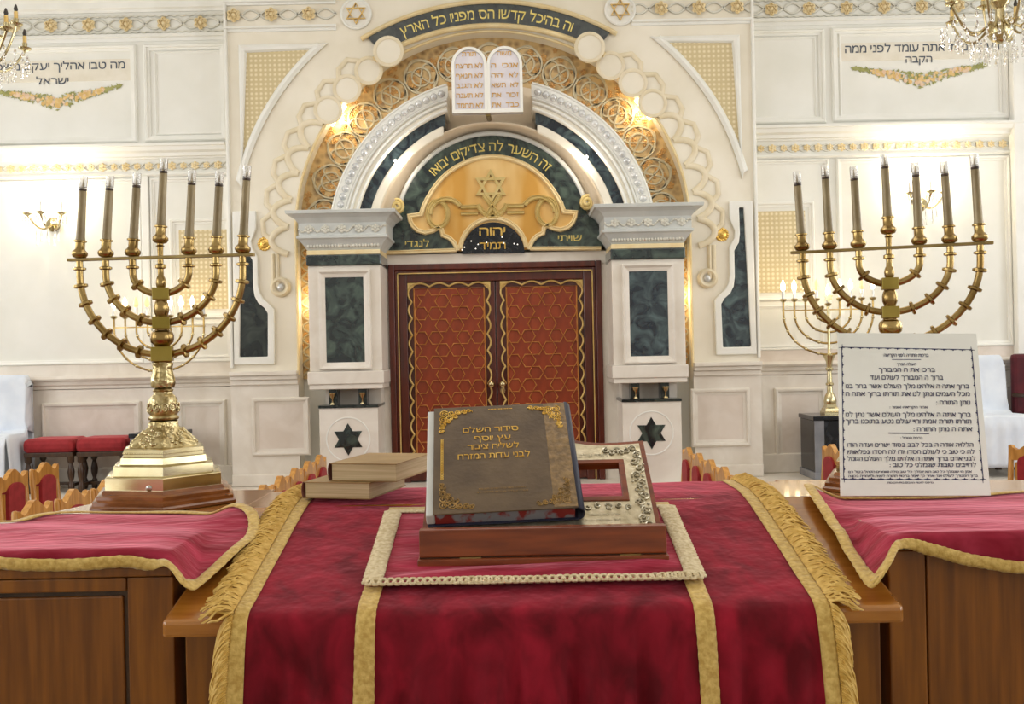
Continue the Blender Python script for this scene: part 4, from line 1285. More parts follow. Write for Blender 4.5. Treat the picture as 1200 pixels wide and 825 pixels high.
def closed_smooth(pts, per=14):
    out = []; n = len(pts)
    for i in range(n):
        p0, p1, p2, p3 = (Vector(pts[(i + k) % n]) for k in (-1, 0, 1, 2))
        for j in range(per):
            t = j / per
            out.append(0.5 * ((2 * p1) + (p2 - p0) * t + (2 * p0 - 5 * p1 + 4 * p2 - p3) * t * t + (3 * p1 - p0 - 3 * p2 + p3) * t ** 3))
    return out


def wing_pt(X, w_, xin, up=0.0, amp=1.0):
    ax, axin = abs(X), abs(xin)
    t = max(0.0, min(1.0, (ax - axin) / 0.10 + 0.45)); t = t * t * (3 - 2 * t)
    r = 0.016     # soft roll over the front edge
    q = r - w_; ph = max(0.0, min(q / r, PI / 2)); L = max(0.0, q - r * PI / 2)
    Yw = (YF - 0.02 + w_ if q <= 0 else YF - 0.02 + r - r * math.sin(ph)) - (up if q > r else 0)
    Zw = ZW - (r * (1 - math.cos(ph)) if q > 0 else 0) - L
    Yg = YF - 0.02 + w_; Zg = max(deskz(max(Yg, Y0D)) + 0.014, ZW - 0.9 * max(0, axin - ax) - 0.01)
    Y = Yw * t + Yg * (1 - t); Z = Zw * t + Zg * (1 - t)
    wr = amp * (0.004 * noise.noise((X * 3, w_ * 14, 2)) + 0.003 * math.sin(w_ * 30 + X * 5 + 3 * noise.noise((X * 2, w_ * 3, 7))))
    fd = max(0.0, min(1.0, w_ / 0.06)); fd = fd * fd * (3 - 2 * fd)
    Y += -(1 - fd) * (up * 0.9 + 0.004 + 0.006 * math.sin(X * 23 + 2 * noise.noise((X * 4, 0, 1))) ** 2)
    return Vector((X, Y, Z + 0.008 + up * fd + (1 - fd) * up * 0.6 + wr * fd))


def side_cloth(outline, xin, label, name, per=14, trim=0.026):
    ol = closed_smooth(outline, per)
    cx = sum(p.x for p in ol) / len(ol); cy = sum(p.y for p in ol) / len(ol); c = Vector((cx, cy))
    t_ = thing(name, label, 'cloth', (cx, YF + cy, ZW), 'red cloths on the side cabinets')
    mb = MB(); R = 64; n = len(ol); vs = [wing_pt(cx, cy, xin)]
    for k in range(1, R + 1):
        f = k / R
        for p in ol:
            q = c + (p - c) * f; vs.append(wing_pt(q.x, q.y, xin))
    fs = [(0, 1 + j, 1 + (j + 1) % n) for j in range(n)]
    for k in range(R - 1):
        for j in range(n):
            a = 1 + k * n; b = a + n; l = (j + 1) % n
            fs.append((a + j, b + j, b + l, a + l))
    mb.add(vs, fs).build('velvet', M['velvet_sheen_tone'], t_, smooth=0)
    rows = []; sgn = 1 if sum(ol[j - 1].x * ol[j].y - ol[j].x * ol[j - 1].y for j in range(n)) > 0 else -1
    for j in range(n + 1):
        p = ol[j % n]; d = (ol[(j + 1) % n] - ol[j - 1]).normalized(); nn = Vector((-d.y, d.x)) * sgn
        e = 0.0008 * math.sin(j * 2.4)
        rows.append([wing_pt(*(p + nn * (trim * q - 0.004 + (e if q in (0, 1) else 0))), xin, 0.0055 + 0.002 * math.sin(PI * q)) for q in (0, 0.25, 0.5, 0.75, 1)])
    MB().grid(rows).build('gold_trim', M['trim_gold'], t_, smooth=0, solid=0.002)
    return t_


side_cloth([(-1.45, -0.012), (-1.15, -0.022), (-0.95, -0.034), (-0.80, -0.030), (-0.70, -0.055), (-0.655, -0.065), (-0.622, 0.06), (-0.596, 0.20), (-0.625, 0.32), (-0.70, 0.40), (-0.84, 0.465),
            (-1.02, 0.475), (-1.18, 0.45), (-1.27, 0.35), (-1.40, 0.22), (-1.50, 0.10)], XL_IN,
           'red velvet cloth with gold trim on the left side cabinet', 'side_velvet_cloth')
side_cloth([(1.75, -0.10), (1.40, -0.10), (1.10, -0.085), (0.95, -0.065), (0.86, -0.04), (0.80, -0.03), (0.745, -0.075), (0.695, -0.105), (0.70, 0.02), (0.715, 0.18), (0.725, 0.34), (0.75, 0.47),
            (0.86, 0.455), (1.10, 0.46), (1.32, 0.50), (1.48, 0.58), (1.75, 0.58)], XR_IN,
           'red velvet cloth with gold trim on the right side cabinet', 'side_velvet_cloth')

# ================================================================== BOOK STAND AND BOOKS
st = thing('book_stand', 'wooden book rest with engraved silver plate holding the big prayer book', 'book stand', (0.057, 2.13, deskz(2.13)))
bx0, bx1 = -0.21, 0.325
SY = -0.035      # the stand sits a little forward on the slope
zb = deskz(2.12 + SY) + 0.013
yb0, yb1 = 2.115 + SY, 2.33
yzprism(MB(), [(yb0, zb), (yb1, zb + SLOPE * (yb1 - yb0)), (yb1, zb + SLOPE * (yb1 - yb0) + 0.016), (yb0 + 0.03, zb + 0.016), (yb0, zb + 0.016)], bx0, bx1).build('base_board', M['stand_wood'], st, bevel=0.003)
MB().box(bx0 + 0.004, bx1 - 0.004, 2.122 + SY, 2.150 + SY, zb + 0.0185, zb + 0.078).build('front_ledge', M['stand_wood'], st, bevel=0.003)
MB().box(bx0 + 0.004, bx1 - 0.004, 2.128 + SY, 2.146 + SY, zb + 0.016, zb + 0.0185).build('ledge_gap', M['dark_wood'], st)
for hx in (-0.12, 0.22): MB().box(hx, hx + 0.045, 2.119 + SY, 2.124 + SY, zb + 0.0150, zb + 0.0185).build('hinge', M['brass_dull'], st)
bo = Vector((2.152 + SY, zb + 0.022)); e2 = Vector((0.30, 0.225)).normalized(); en = Vector((-e2.y, e2.x))
BL = 0.352


def bpt(x, t, d):     # stand-board coordinates
    p = bo + e2 * t + en * d
    return (x, p.x, p.y)


xc = (bx0 + bx1) / 2
top = []
for i in range(41):
    q = -1 + 2 * i / 40; aq = abs(q)
    h = BL * 0.955 + (0.035 * math.exp(-((q) / 0.42) ** 2) + 0.006 * (aq > 0.55) * (aq - 0.55) * 4)
    top.append((xc + q * (bx1 - bx0 - 0.02) / 2, h))
outl = [(bx0 + 0.002, 0.0), (bx1 - 0.002, 0.0)] + [(x, h) for x, h in top[::-1]]
win = rect(xc - 0.185, 0.155, xc + 0.19, 0.265)
MB().prism([outl, win], lambda p, d: bpt(p[0], p[1], d), 0.0, -0.016).build('back_board', M['stand_wood'], st, bevel=0.003)
e = 0.013
out2 = [(bx0 + e, 0.006), (bx1 - e, 0.006)] + [(xc + (x - xc) * 0.955, h - e) for x, h in top[::-1]]
win2 = rect(xc - 0.198, 0.142, xc + 0.203, 0.278)
pl_ = MB().prism([out2, win2], lambda p, d: bpt(p[0], p[1], d), 0.003, 0.0005).build('silver_plate', M['silver_plate'], st, label='engraved silver plate')
MB().prism([win2, rect(xc - 0.184, 0.156, xc + 0.189, 0.264)], lambda p, d: bpt(p[0], p[1], d), 0.006, -0.001).build('window_lining', M['stand_wood'], st, bevel=0.002)
mb = MB(); rr = random.Random(5)


def curl(cx, ct, r, turns=1.5, a0=0.0, sgn=1, w=0.0022, d=0.005):
    pts = []
    for i in range(int(turns * 14) + 1):
        q = i / (turns * 14); an = a0 + sgn * q * turns * 2 * PI; rad = r * (1 - 0.8 * q)
        pts.append(bpt(cx + rad * math.cos(an), ct + rad * math.sin(an), d))
    mb.tube(pts, w, 5)


for sgx in (-1, 1):
    X = xc + sgx * 0.232
    for k in range(14):
        t = 0.022 + 0.0225 * k
        curl(X + sgx * 0.005 * (-1) ** k, t, 0.012, 1.4, rr.random() * 6, (-1) ** k, 0.0017)
        for _ in range(3):
            mb.ball(bpt(X + rr.uniform(-0.016, 0.016), t + rr.uniform(-0.014, 0.014), 0.004), 0.0035, 6, 4)
    for k in range(5): curl(X - sgx * (0.02 + 0.012 * k), 0.306 + 0.004 * (-1) ** k, 0.009, 1.3, rr.random() * 6, (-1) ** k)
for k in range(18):
    curl(xc - 0.2 + 0.4 * k / 17, 0.126 + 0.003 * (-1) ** k, 0.008 if k % 3 else 0.010, 1.2, k, (-1) ** k, 0.0018)
mb.build('plate_ornament', M['silver_relief'], pl_, smooth=60, kind='stuff')
for txt, x0_, x1_, t_, h_ in (('לזכר עולם לנשמת', 0.10, 0.225, 0.288, 0.010), ('נתרם לבית הכנסת', 0.165, 0.235, 0.098, 0.005), ('לעילוי נשמת הורינו היקרים', 0.155, 0.235, 0.082, 0.005), ('תהא נפשם צרורה', 0.165, 0.235, 0.066, 0.005), ('בצרור החיים אמן', 0.165, 0.235, 0.05, 0.005)):
    mb = MB(); lettering(mb, txt, lambda x, y: bpt(x0_ + x, t_ + y, 0.0038), x1_ - x0_, h_)
    mb.build('engraved_line', M['silver_relief'], pl_, fix=False)

# big prayer book
bk = thing('prayer_book', 'large brown prayer book with gilt Hebrew title leaning on the book rest', 'book', (-0.018, 2.16, zb + 0.08))
f2 = Vector((0.0, 0.776, 0.631)); f3 = Vector((0.0, -0.631, 0.776)); f1 = Vector((1, 0, 0))
rq = math.radians(2.3)
g1 = f1 * math.cos(rq) + f2 * math.sin(rq); g2 = f2 * math.cos(rq) - f1 * math.sin(rq)
BO = Vector((-0.018, 2.150, 1.352)); BW, BH, BT = 0.325, 0.345, 0.040


def kp(x, y, d=0.0): return BO + g1 * x + g2 * y + f3 * d


def kbox(mb, x0, x1, y0, y1, d0, d1):
    return mb.hexa([kp(x0, y0, d0), kp(x1, y0, d0), kp(x1, y1, d0), kp(x0, y1, d0)], [kp(x0, y0, d1), kp(x1, y0, d1), kp(x1, y1, d1), kp(x0, y1, d1)])


hw_ = BW / 2
cv = kbox(MB(), -hw_, hw_ - 0.004, 0, BH, -0.0035, 0.0).build('front_cover', M['leather'], bk, bevel=0.0015, label='brown leatherette front cover')
kbox(MB(), -hw_ - 0.014, hw_ - 0.004, -0.002, BH - 0.012, -BT, -BT + 0.0035).build('back_cover', M['navy'], bk, bevel=0.0015)
kbox(MB(), -hw_ + 0.004, hw_ - 0.012, 0.004, BH - 0.006, -BT + 0.004, -0.004).build('page_block', M['pages_marbled'], bk, label='marbled red and grey page edges')
kbox(MB(), -hw_ - 0.016, -hw_ + 0.0035, 0.003, BH - 0.004, -BT + 0.004, -0.006).build('loose_pages', M['pages_white'], bk, bevel=0.003, label='white slumped page edges')
mb = MB(); rows = []
for i in range(13):
    an = PI * i / 12; rows.append([kp(hw_ - 0.006 + 0.016 * math.sin(an), y, -BT / 2 + BT / 2 * math.cos(an)) for y in (-0.001, BH * 0.5, BH + 0.002)])
mb.grid(rows).build('spine', M['navy'], bk, smooth=60, solid=0.003)
kbox(MB(), hw_ - 0.058, hw_ - 0.006, 0.004, BH - 0.004, 0.0, 0.0007).build('hinge_highlight', M['spine_highlight'], cv, label='painted gleam where the cover curves to the hinge')  # paler strip added as a highlight on the curving cover
for txt, xa, xb, yb, h in (('סידור השלם', -0.093, 0.040, 0.252, 0.016), ('עץ יוסף', -0.066, 0.020, 0.222, 0.016), ('לשליח ציבור', -0.083, 0.038, 0.194, 0.016), ('לבני עדות המזרח', -0.106, 0.062, 0.163, 0.017)):
    mb = MB(); lettering(mb, txt, lambda x, y: kp(xa + x, yb + y, 0.0011), xb - xa, h)
    mb.build('gilt_title_line', M['gilt'], cv, fix=False)
for txt, xa, xb, yb, h in (('הוצאת ספרים ירושלים תובבא', -0.06, 0.045, 0.066, 0.004), ('נערך ונסדר מחדש בהידור רב', -0.065, 0.05, 0.056, 0.004)):
    mb = MB(); lettering(mb, txt, lambda x, y: kp(xa + x, yb + y, 0.0011), xb - xa, h)
    mb.build('imprint_line', M['gilt_worn'], cv, fix=False)


def corner(cx, cy, sx, sy, m, nm, dens=1.0):
    mb = MB(); r = random.Random(int(cx * 999 + cy * 77))
    def cu(x, y, rad, turns, a0, sg):
        pts = []
        for i in range(int(turns * 14) + 1):
            q = i / (turns * 14); an = a0 + sg * q * turns * 2 * PI; rd = rad * (1 - 0.75 * q)
            pts.append(kp(cx + sx * (x + rd * math.cos(an)), cy + sy * (y + rd * math.sin(an)), 0.0013))
        mb.tube(pts, 0.0012 * dens, 4)
    for (x, y, rad) in ((0.012, 0.012, 0.011), (0.03, 0.011, 0.010), (0.046, 0.008, 0.008), (0.060, 0.006, 0.007), (0.073, 0.004, 0.006), (0.011, 0.03, 0.010), (0.009, 0.046, 0.008), (0.008, 0.060, 0.007), (0.006, 0.072, 0.006), (0.025, 0.026, 0.009), (0.038, 0.021, 0.007), (0.021, 0.039, 0.007)):
        cu(x, y, rad, 1.6, r.random() * 6, 1 if r.random() < 0.5 else -1)
        cu(x + 0.004, y + 0.003, rad * 0.8, 0.7, r.random() * 6, -1)
    mb.build(nm, m, cv, smooth=60)


corner(-hw_ + 0.012, BH - 0.012, 1, -1, M['gilt'], 'gilt_corner_scroll')
corner(hw_ - 0.016, BH - 0.012, -1, -1, M['gilt'], 'gilt_corner_scroll')
corner(-hw_ + 0.012, 0.012, 1, 1, M['gilt_worn'], 'gilt_corner_scroll')
corner(hw_ - 0.016, 0.012, -1, 1, M['gilt_worn'], 'gilt_corner_scroll')
mb = MB()
for i in range(22):
    y = 0.105 + 0.125 * i / 21
    mb.tube([kp(-hw_ + 0.020 + 0.0028 * math.cos(2 * PI * k / 6), y + 0.0028 * math.sin(2 * PI * k / 6), 0.0013) for k in range(6)], 0.0009, 4, True)
mb.build('gilt_chain', M['gilt'], cv, smooth=60, kind='stuff')
mb = MB()
for i in range(12): mb.add([kp(-0.03 + 0.005 * i, BH - 0.016, 0.0012), kp(-0.0265 + 0.005 * i, BH - 0.016, 0.0012), kp(-0.0265 + 0.005 * i, BH - 0.013, 0.0012), kp(-0.03 + 0.005 * i, BH - 0.013, 0.0012)], [(0, 1, 2, 3)])
mb.build('gilt_dashes', M['gilt'], cv, kind='stuff', fix=False)


# two books stacked on the left of the desk
def flat_book(label, cx, cy, z, wx, dy, h, rot, rad=0.0):
    t = thing('stacked_book', label, 'book', (cx, cy, z), 'stacked prayer books')
    R = Matrix.Translation((cx, cy, z)) @ Matrix.Rotation(rot, 4, 'Z')
    def b(x0, x1, y0, y1, z0, z1, nm, m, bev=0.001, lab=None):
        mb = MB(); mb.box(x0, x1, y0, y1, z0, z1); mb.v = [tuple(R @ Vector(p)) for p in mb.v]
        return mb.build(nm, m, t, bevel=bev, label=lab)
    c = 0.0028
    b(-wx / 2, wx / 2, -dy / 2, dy / 2, 0, c, 'bottom_cover', M['book_cover'])
    b(-wx / 2, wx / 2, -dy / 2, dy / 2, h - c, h, 'top_cover', M['book_cover'], 0.0012)
    b(-wx / 2 + 0.004, wx / 2 - 0.003, -dy / 2 + 0.003, dy / 2 - 0.003, c, h - c, 'page_block', M['pages'], 0.0005, 'yellowed page edges')
    mb = MB(); rows = []
    for i in range(9):
        an = PI * i / 8; rows.append([R @ Vector((-wx / 2 - 0.007 * math.sin(an), y, h / 2 - h / 2 * math.cos(an))) for y in (-dy / 2, dy / 2)])
    mb.grid(rows).build('spine', M['book_spine'], t, smooth=60, solid=0.0025)
    return t


zt_ = Z1D + 0.016
flat_book('lower of two stacked tan prayer books beside the big brown book', -0.418, 2.600, zt_, 0.182, 0.25, 0.042, math.radians(-15))
flat_book('upper of two stacked tan prayer books beside the big brown book', -0.350, 2.600, zt_ + 0.0425, 0.182, 0.25, 0.046, math.radians(-15))


# ================================================================== MENORAHS ON THE DESK
def menorah(label, loc, s, yaw, lean, blockrot, base_rot, bulb_extra=0.0):
    root = thing('menorah', label, 'menorah', loc, 'seven-branched brass menorahs on the desk')
    Ry = Matrix.Rotation(yaw, 4, 'Z'); T = Matrix.Translation(loc)
    def fin(mb, nm, m, parent, smooth=35, bevel=0, R=Ry, lab=None, kind=None):
        X = T @ R @ Matrix.Scale(s, 4)
        mb.v = [tuple(X @ Vector(p)) for p in mb.v]
        return mb.build(nm, m, parent, smooth=smooth, bevel=bevel, label=lab, kind=kind)
    Rb = Matrix.Rotation(base_rot, 4, 'Z')
    k = 1 / math.cos(PI / 6)
    fin(MB().lathe([(90, 0), (90, 3), (87, 5), (87, 9), (82, 11), (82, 15), (76, 17), (74, 21)], 6), 'wooden_plinth', M['base_wood'], root, 25, 0, Rb, 'stepped varnished wooden plinth')
    bs = fin(MB().lathe([(72, 21), (72, 34), (69, 35.5), (63, 36), (62, 46), (59, 47), (54, 48), (53, 55), (50, 56), (49.5, 64), (46, 65.5), (43, 66)], 6), 'stepped_base', M['brass_bright'], root, 25, 0, Rb, 'six-sided stepped brass base')
    dm_ = fin(MB().lathe([(43, 66), (41, 69), (33, 77), (25, 84), (19, 88), (18.5, 94), (16, 95)], 6), 'base_dome', M['brass_relief'], root, 25, 0, Rb)
    # relief leaves on the dome faces and pearl row
    mb = MB(); r_ = random.Random(3)
    for f_ in range(6):
        an = PI / 3 * f_ + PI / 6
        for _ in range(26):
            t = r_.random(); rad = (42 - 19 * t) * math.cos(PI / 6) + 0.5; wd = (42 - 20 * t) * 0.36 * (r_.random() * 2 - 1)
            z = 67.5 + 17 * t
            mb.ball((rad * math.cos(an) - wd * math.sin(an), rad * math.sin(an) + wd * math.cos(an), z), 1.6 + r_.random() * 1.3, 6, 4)
        for q in range(16):
            wd = (q / 15 - 0.5) * 46; rad = 49.6 * math.cos(PI / 6) + 0.1
            mb.ball((rad * math.cos(an) - wd * math.sin(an), rad * math.sin(an) + wd * math.cos(an), 60), 1.2, 5, 4)
    fin(mb, 'base_relief', M['brass_bright'], dm_, 60, 0, Rb, None, 'stuff')
    wob = lambda i, an: 1 + (0.07 * abs(math.sin(4 * an)) if 5 <= i <= 8 else 0)
    fin(MB().lathe([(14, 95), (17, 96), (17.5, 98), (15, 101), (15.5, 102), (16.2, 104), (16.6, 108), (16.6, 112), (16.2, 115), (16.2, 116), (15.8, 120), (14, 122.5), (11.5, 125), (10.5, 128), (12, 130), (10, 132)], 32, None, wob), 'stem_drum', M['brass_relief'], root, 40)
    mb = MB()
    for q in range(12):
        an = 2 * PI * q / 12
        mb.tube([(17.6 * math.cos(an + 0.2 * math.cos(2 * PI * j / 10)), 17.6 * math.sin(an + 0.2 * math.cos(2 * PI * j / 10)), 110 + 5 * math.sin(2 * PI * j / 10)) for j in range(10)], 0.9, 4, True)
        mb.ball((17.4 * math.cos(an), 17.4 * math.sin(an), 110), 1.6, 6, 4)
    fin(mb, 'drum_relief', M['brass_bright'], root, 60, 0, Ry, None, 'stuff')
    wob2 = lambda i, an: 1 + (0.10 * math.sin(6 * an) ** 2 if 1 <= i <= 6 else 0)
    fin(MB().lathe([(8, 132), (12, 134), (13.2, 138), (12.6, 144), (11.0, 150), (10.2, 156), (11, 160), (11.6, 162), (10, 164)], 36, None, wob2), 'leaf_cup', M['brass_relief'], root, 40)
    def block(z0, z1, h):
        R = Matrix.Rotation(blockrot, 4, 'Z')
        fin(MB().box(-h, h, -h, h, z0, z1), 'stem_block', M['brass_olive'], root, None, 0.0012, R)
    block(164, 181, 11.7); block(202, 216, 9.6); block(236, 250, 9.2)
    fin(MB().lathe([(8, 181), (9, 183), (12.6, 186), (13.4, 190), (13.4, 194), (12, 198), (8.5, 200), (8, 202)], 24), 'stem_bulge', M['brass'], root, 40)
    fin(MB().lathe([(6.5, 216), (7, 218), (8.6, 222), (8.8, 228), (7.6, 233), (6.5, 235), (6.5, 236)], 24), 'stem_bulge', M['brass'], root, 40)
    fin(MB().lathe([(4.5, 250), (5.4, 252), (6.0, 257), (4.8, 262), (3.6, 264), (3.4, 272), (6.4, 273.5), (6.4, 277), (3.4, 278.5), (3.4, 290), (3.6, 298), (5, 299), (3.6, 300), (3.6, 302)], 20), 'stem_top', M['brass'], root, 40)
    for (R_, zb_, blk) in ((99, 172, 11), (67, 209, 9), (34, 243, 8.5)):
        zc = 268
        for sg in (-1, 1):
            pts = []; h = zc - zb_
            a_st = math.asin(blk / R_)
            for i in range(25):
                an = a_st + (PI / 2 - a_st) * i / 24
                pts.append((sg * R_ * math.sin(an), 0, zc - h * math.cos(an)))
            pts.append((sg * R_, 0, 284))
            arm = fin(MB().tube(pts, 4.1, 10), 'branch', M['brass'], root, 60)
            ncol = {99: 6, 67: 4, 34: 1}[R_]
            for q in range(ncol):
                an = a_st + (PI / 2 - a_st) * ((q + 0.75) / (ncol + 0.35))
                c = Vector((sg * R_ * math.sin(an), 0, zc - h * math.cos(an))); d = Vector((sg * R_ * math.cos(an), 0, h * math.sin(an))).normalized()
                fin(MB().tube([c - d * 2.3, c - d * 1.3, c + d * 1.3, c + d * 2.3], [6.0, 8.2, 8.2, 6.0], 14), 'collar', M['brass'], arm, 40)
            c = Vector((sg * R_, 0, 275))
            fin(MB().tube([c - Vector((0, 0, 2)), c - Vector((0, 0, 1)), c + Vector((0, 0, 1)), c + Vector((0, 0, 2))], [5.4, 7.4, 7.4, 5.4], 14), 'collar', M['brass'], arm, 40)
    fin(MB().box(-113, 113, -3.6, 3.6, 284, 287.5), 'crossbar', M['brass_dull'], root, None, 0.0012)
    for x in (-99, -67, -34, 0, 34, 67, 99):
        zo = 302 if x == 0 else 287.5
        ln = lean + random.uniform(-0.012, 0.012)
        Lm = Matrix.Translation((x, 0, zo)) @ Matrix.Rotation(ln, 4, 'Y') @ Matrix.Translation((-x, 0, -zo))
        def fl(mb, nm, m, parent, smooth=40):
            mb.v = [tuple(Lm @ Vector(p)) for p in mb.v]; return fin(mb, nm, m, parent, smooth)
        X = Matrix.Translation((x, 0, zo))
        hgt = 62 + random.uniform(-4, 4)
        cup = fl(MB().lathe([(4.5, 0), (7.5, 1.2), (9.2, 4.2), (9.0, 7.0), (6.4, 9.5), (5.6, 11), (5.6, 18.5), (7.4, 19.2), (7.4, 20.8), (5.2, 21.5)], 20, X), 'candle_cup', M['brass'], root)
        cd = fl(MB().lathe([(5.6, 21), (5.0, 26), (4.6, 19 + hgt * 0.7), (4.5, 19 + hgt), (4.2, 20 + hgt)], 16, X), 'candle_sleeve', M['candle'], root)
        fl(MB().lathe([(3.6, 20 + hgt), (4.6, 20.8 + hgt), (4.6, 22.6 + hgt), (4.0, 23 + hgt)], 14, X), 'bulb_socket', M['dark_wood'], cd)
        fl(MB().lathe([(4.4, 23.5 + hgt), (4.7, 24.5 + hgt), (4.7, 36 + hgt), (4.4, 37.5 + hgt), (3.9, 37.5 + hgt), (4.1, 36 + hgt), (4.1, 25 + hgt), (3.6, 24.6 + hgt)], 16, X), 'bulb_glass', M['bulb_glass'], cd)
        fl(MB().lathe([(1.2, 24 + hgt), (1.2, 29 + hgt), (0.7, 30 + hgt), (0.4, 34 + hgt)], 8, X), 'bulb_filament', M['brass_dull'], cd)
    X = (T @ Rb @ Matrix.Scale(s, 4))
    return root


ml = P(190, 400, 2.75).x
mL = menorah('tall brass menorah on the left side cabinet', (ml, 2.75, ZW + 0.002), 2.75 / F, math.radians(-5), math.radians(4.6), math.radians(14), math.radians(-12))
mb = MB().tube([(0, 0.01, 0), (0, -0.004, 0), (0, -0.006, 0)], [0.008, 0.008, 0.004], 16); px = P(175, 572, 2.596)
mb.v = [tuple(Vector(p) + px) for p in mb.v]; mb.build('base_screw', M['screw'], mL, smooth=40)
mr_ = U(1044, 366, 2.73).x
menorah('tall brass menorah behind the white prayer card', (mr_, 2.73, ZW + 0.002), 2.68 / F, math.radians(-19), math.radians(-2.4), math.radians(-14), math.radians(8))

# ================================================================== THE PRAYER CARD
sg_ = thing('prayer_card', 'white card of Hebrew blessings in a blue border leaning on the right menorah', 'sign', (1.06 * 1, 2.46, ZW + 0.01))
cBL, cBR = U(981.6, 589, 2.46), U(1157.5, 592, 2.46)
cTL, cTR = U(982, 398, 2.655), U(1144.4, 402, 2.655)
cn = (cBR - cBL).cross(cTL - cBL).normalized()
if cn.y > 0: cn = -cn


def spt(s_, t_, d=0.0):    # s from left, t from top (0..1)
    a = cTL + (cTR - cTL) * s_; b = cBL + (cBR - cBL) * s_
    return a + (b - a) * t_ + cn * d


def zc_(x, y):     # drawing (zoomed crop) -> card s,t
    t = (y - 42) / (789 - 42); xl = 45 + (60 - 45) * t; xr = 685 + (750 - 685) * t
    return (x - xl) / (xr - xl), t


MB().hexa([spt(0, 1, -0.004), spt(1, 1, -0.004), spt(1, 0, -0.004), spt(0, 0, -0.004)], [spt(0, 1), spt(1, 1), spt(1, 0), spt(0, 0)]).build('card', M['paper'], sg_)
mb = MB()
cor = [(64, 112), (664, 122), (716, 722), (74, 718)]


def seg_(x0, y0, x1, y1, w, n=1):
    p, q = Vector((x0, y0)), Vector((x1, y1)); d = (q - p).normalized(); nn = Vector((-d.y, d.x)) * w / 2
    mb.add([spt(*zc_(*(p + nn)), 0.0006), spt(*zc_(*(q + nn)), 0.0006), spt(*zc_(*(q - nn)), 0.0006), spt(*zc_(*(p - nn)), 0.0006)], [(0, 1, 2, 3)])


for i in range(4):
    a, b = Vector(cor[i]), Vector(cor[(i + 1) % 4]); seg_(a.x, a.y, b.x, b.y, 3.4)
    L = (b - a).length; d = (b - a) / L; nn = Vector((-d.y, d.x)); n = int(L / 42)
    for k in range(n + 1):
        c = a + d * (L * k / n)
        mb.add([spt(*zc_(*(c - d * 7)), 0.0006), spt(*zc_(*(c + d * 7)), 0.0006), spt(*zc_(*(c + nn * 9)), 0.0006)], [(0, 1, 2)])
        mb.add([spt(*zc_(*(c - d * 14 + nn * 1)), 0.0006), spt(*zc_(*(c + d * 14 + nn * 1)), 0.0006), spt(*zc_(*(c + d * 14 + nn * 3.5)), 0.0006), spt(*zc_(*(c - d * 14 + nn * 3.5)), 0.0006)], [(0, 1, 2, 3)])
mb.build('printed_border', M['ink'], sg_, fix=False)
mb = MB(); seg_(295, 171, 430, 171, 3); mb.build('printed_rule', M['ink'], sg_, fix=False)
mb = MB(); seg_(280, 515, 468, 517, 5); mb.build('printed_rule', M['ink'], sg_, fix=False)
for y, xl, xr, h, txt in ((158, 258, 465, 14, 'ברכות התורה לפני הקריאה'), (200, 318, 408, 12, 'העולה מברך'), (231, 235, 495, 19, 'ברכו את ה המבורך'), (268, 195, 532, 19, 'ברוך ה המבורך לעולם ועד'),
                          (309, 82, 652, 19, 'ברוך אתה ה אלהינו מלך העולם אשר בחר בנו'), (345, 82, 655, 19, 'מכל העמים ונתן לנו את תורתו ברוך אתה ה'), (385, 500, 657, 19, 'נותן התורה :'),
                          (402, 285, 460, 10, 'אחר הקריאה אומר :'), (441, 82, 660, 19, 'ברוך אתה ה אלהינו מלך העולם אשר נתן לנו'), (472, 82, 662, 19, 'תורתו תורת אמת וחיי עולם נטע בתוכנו ברוך'), (507, 395, 665, 19, 'אתה ה נותן התורה :'),
                          (542, 335, 437, 10, 'ברכת הגומל :'), (577, 90, 670, 17, 'הללויה אודה ה בכל לבב בסוד ישרים ועדה הודו'), (608, 90, 676, 17, 'לה כי טוב כי לעולם חסדו יודו לה חסדו ונפלאותיו'), (638, 90, 680, 17, 'לבני אדם ברוך אתה ה אלהינו מלך העולם הגומל'),
                          (666, 285, 683, 17, 'לחייבים טובות שגמלני כל טוב :'), (691, 95, 662, 9, 'אמן מי שגמלך כל טוב הוא יגמלך כל טוב סלה ואומרים הקהל בקול רם'), (709, 95, 690, 9, 'ברוך המבורך לעולם ועד ואחר כך יאמר ברכות התורה לפניה ולאחריה בכוונה'), (737, 275, 485, 7, 'נדפס לזכות הרבים בית הכנסת')):
    mb = MB(); sl = (xr - xl) * 0.006
    lettering(mb, txt, lambda x, q: spt(*zc_(xl + x, y - q), 0.0007), xr - xl, h)
    mb.build('printed_line', M['ink'], sg_, fix=False)


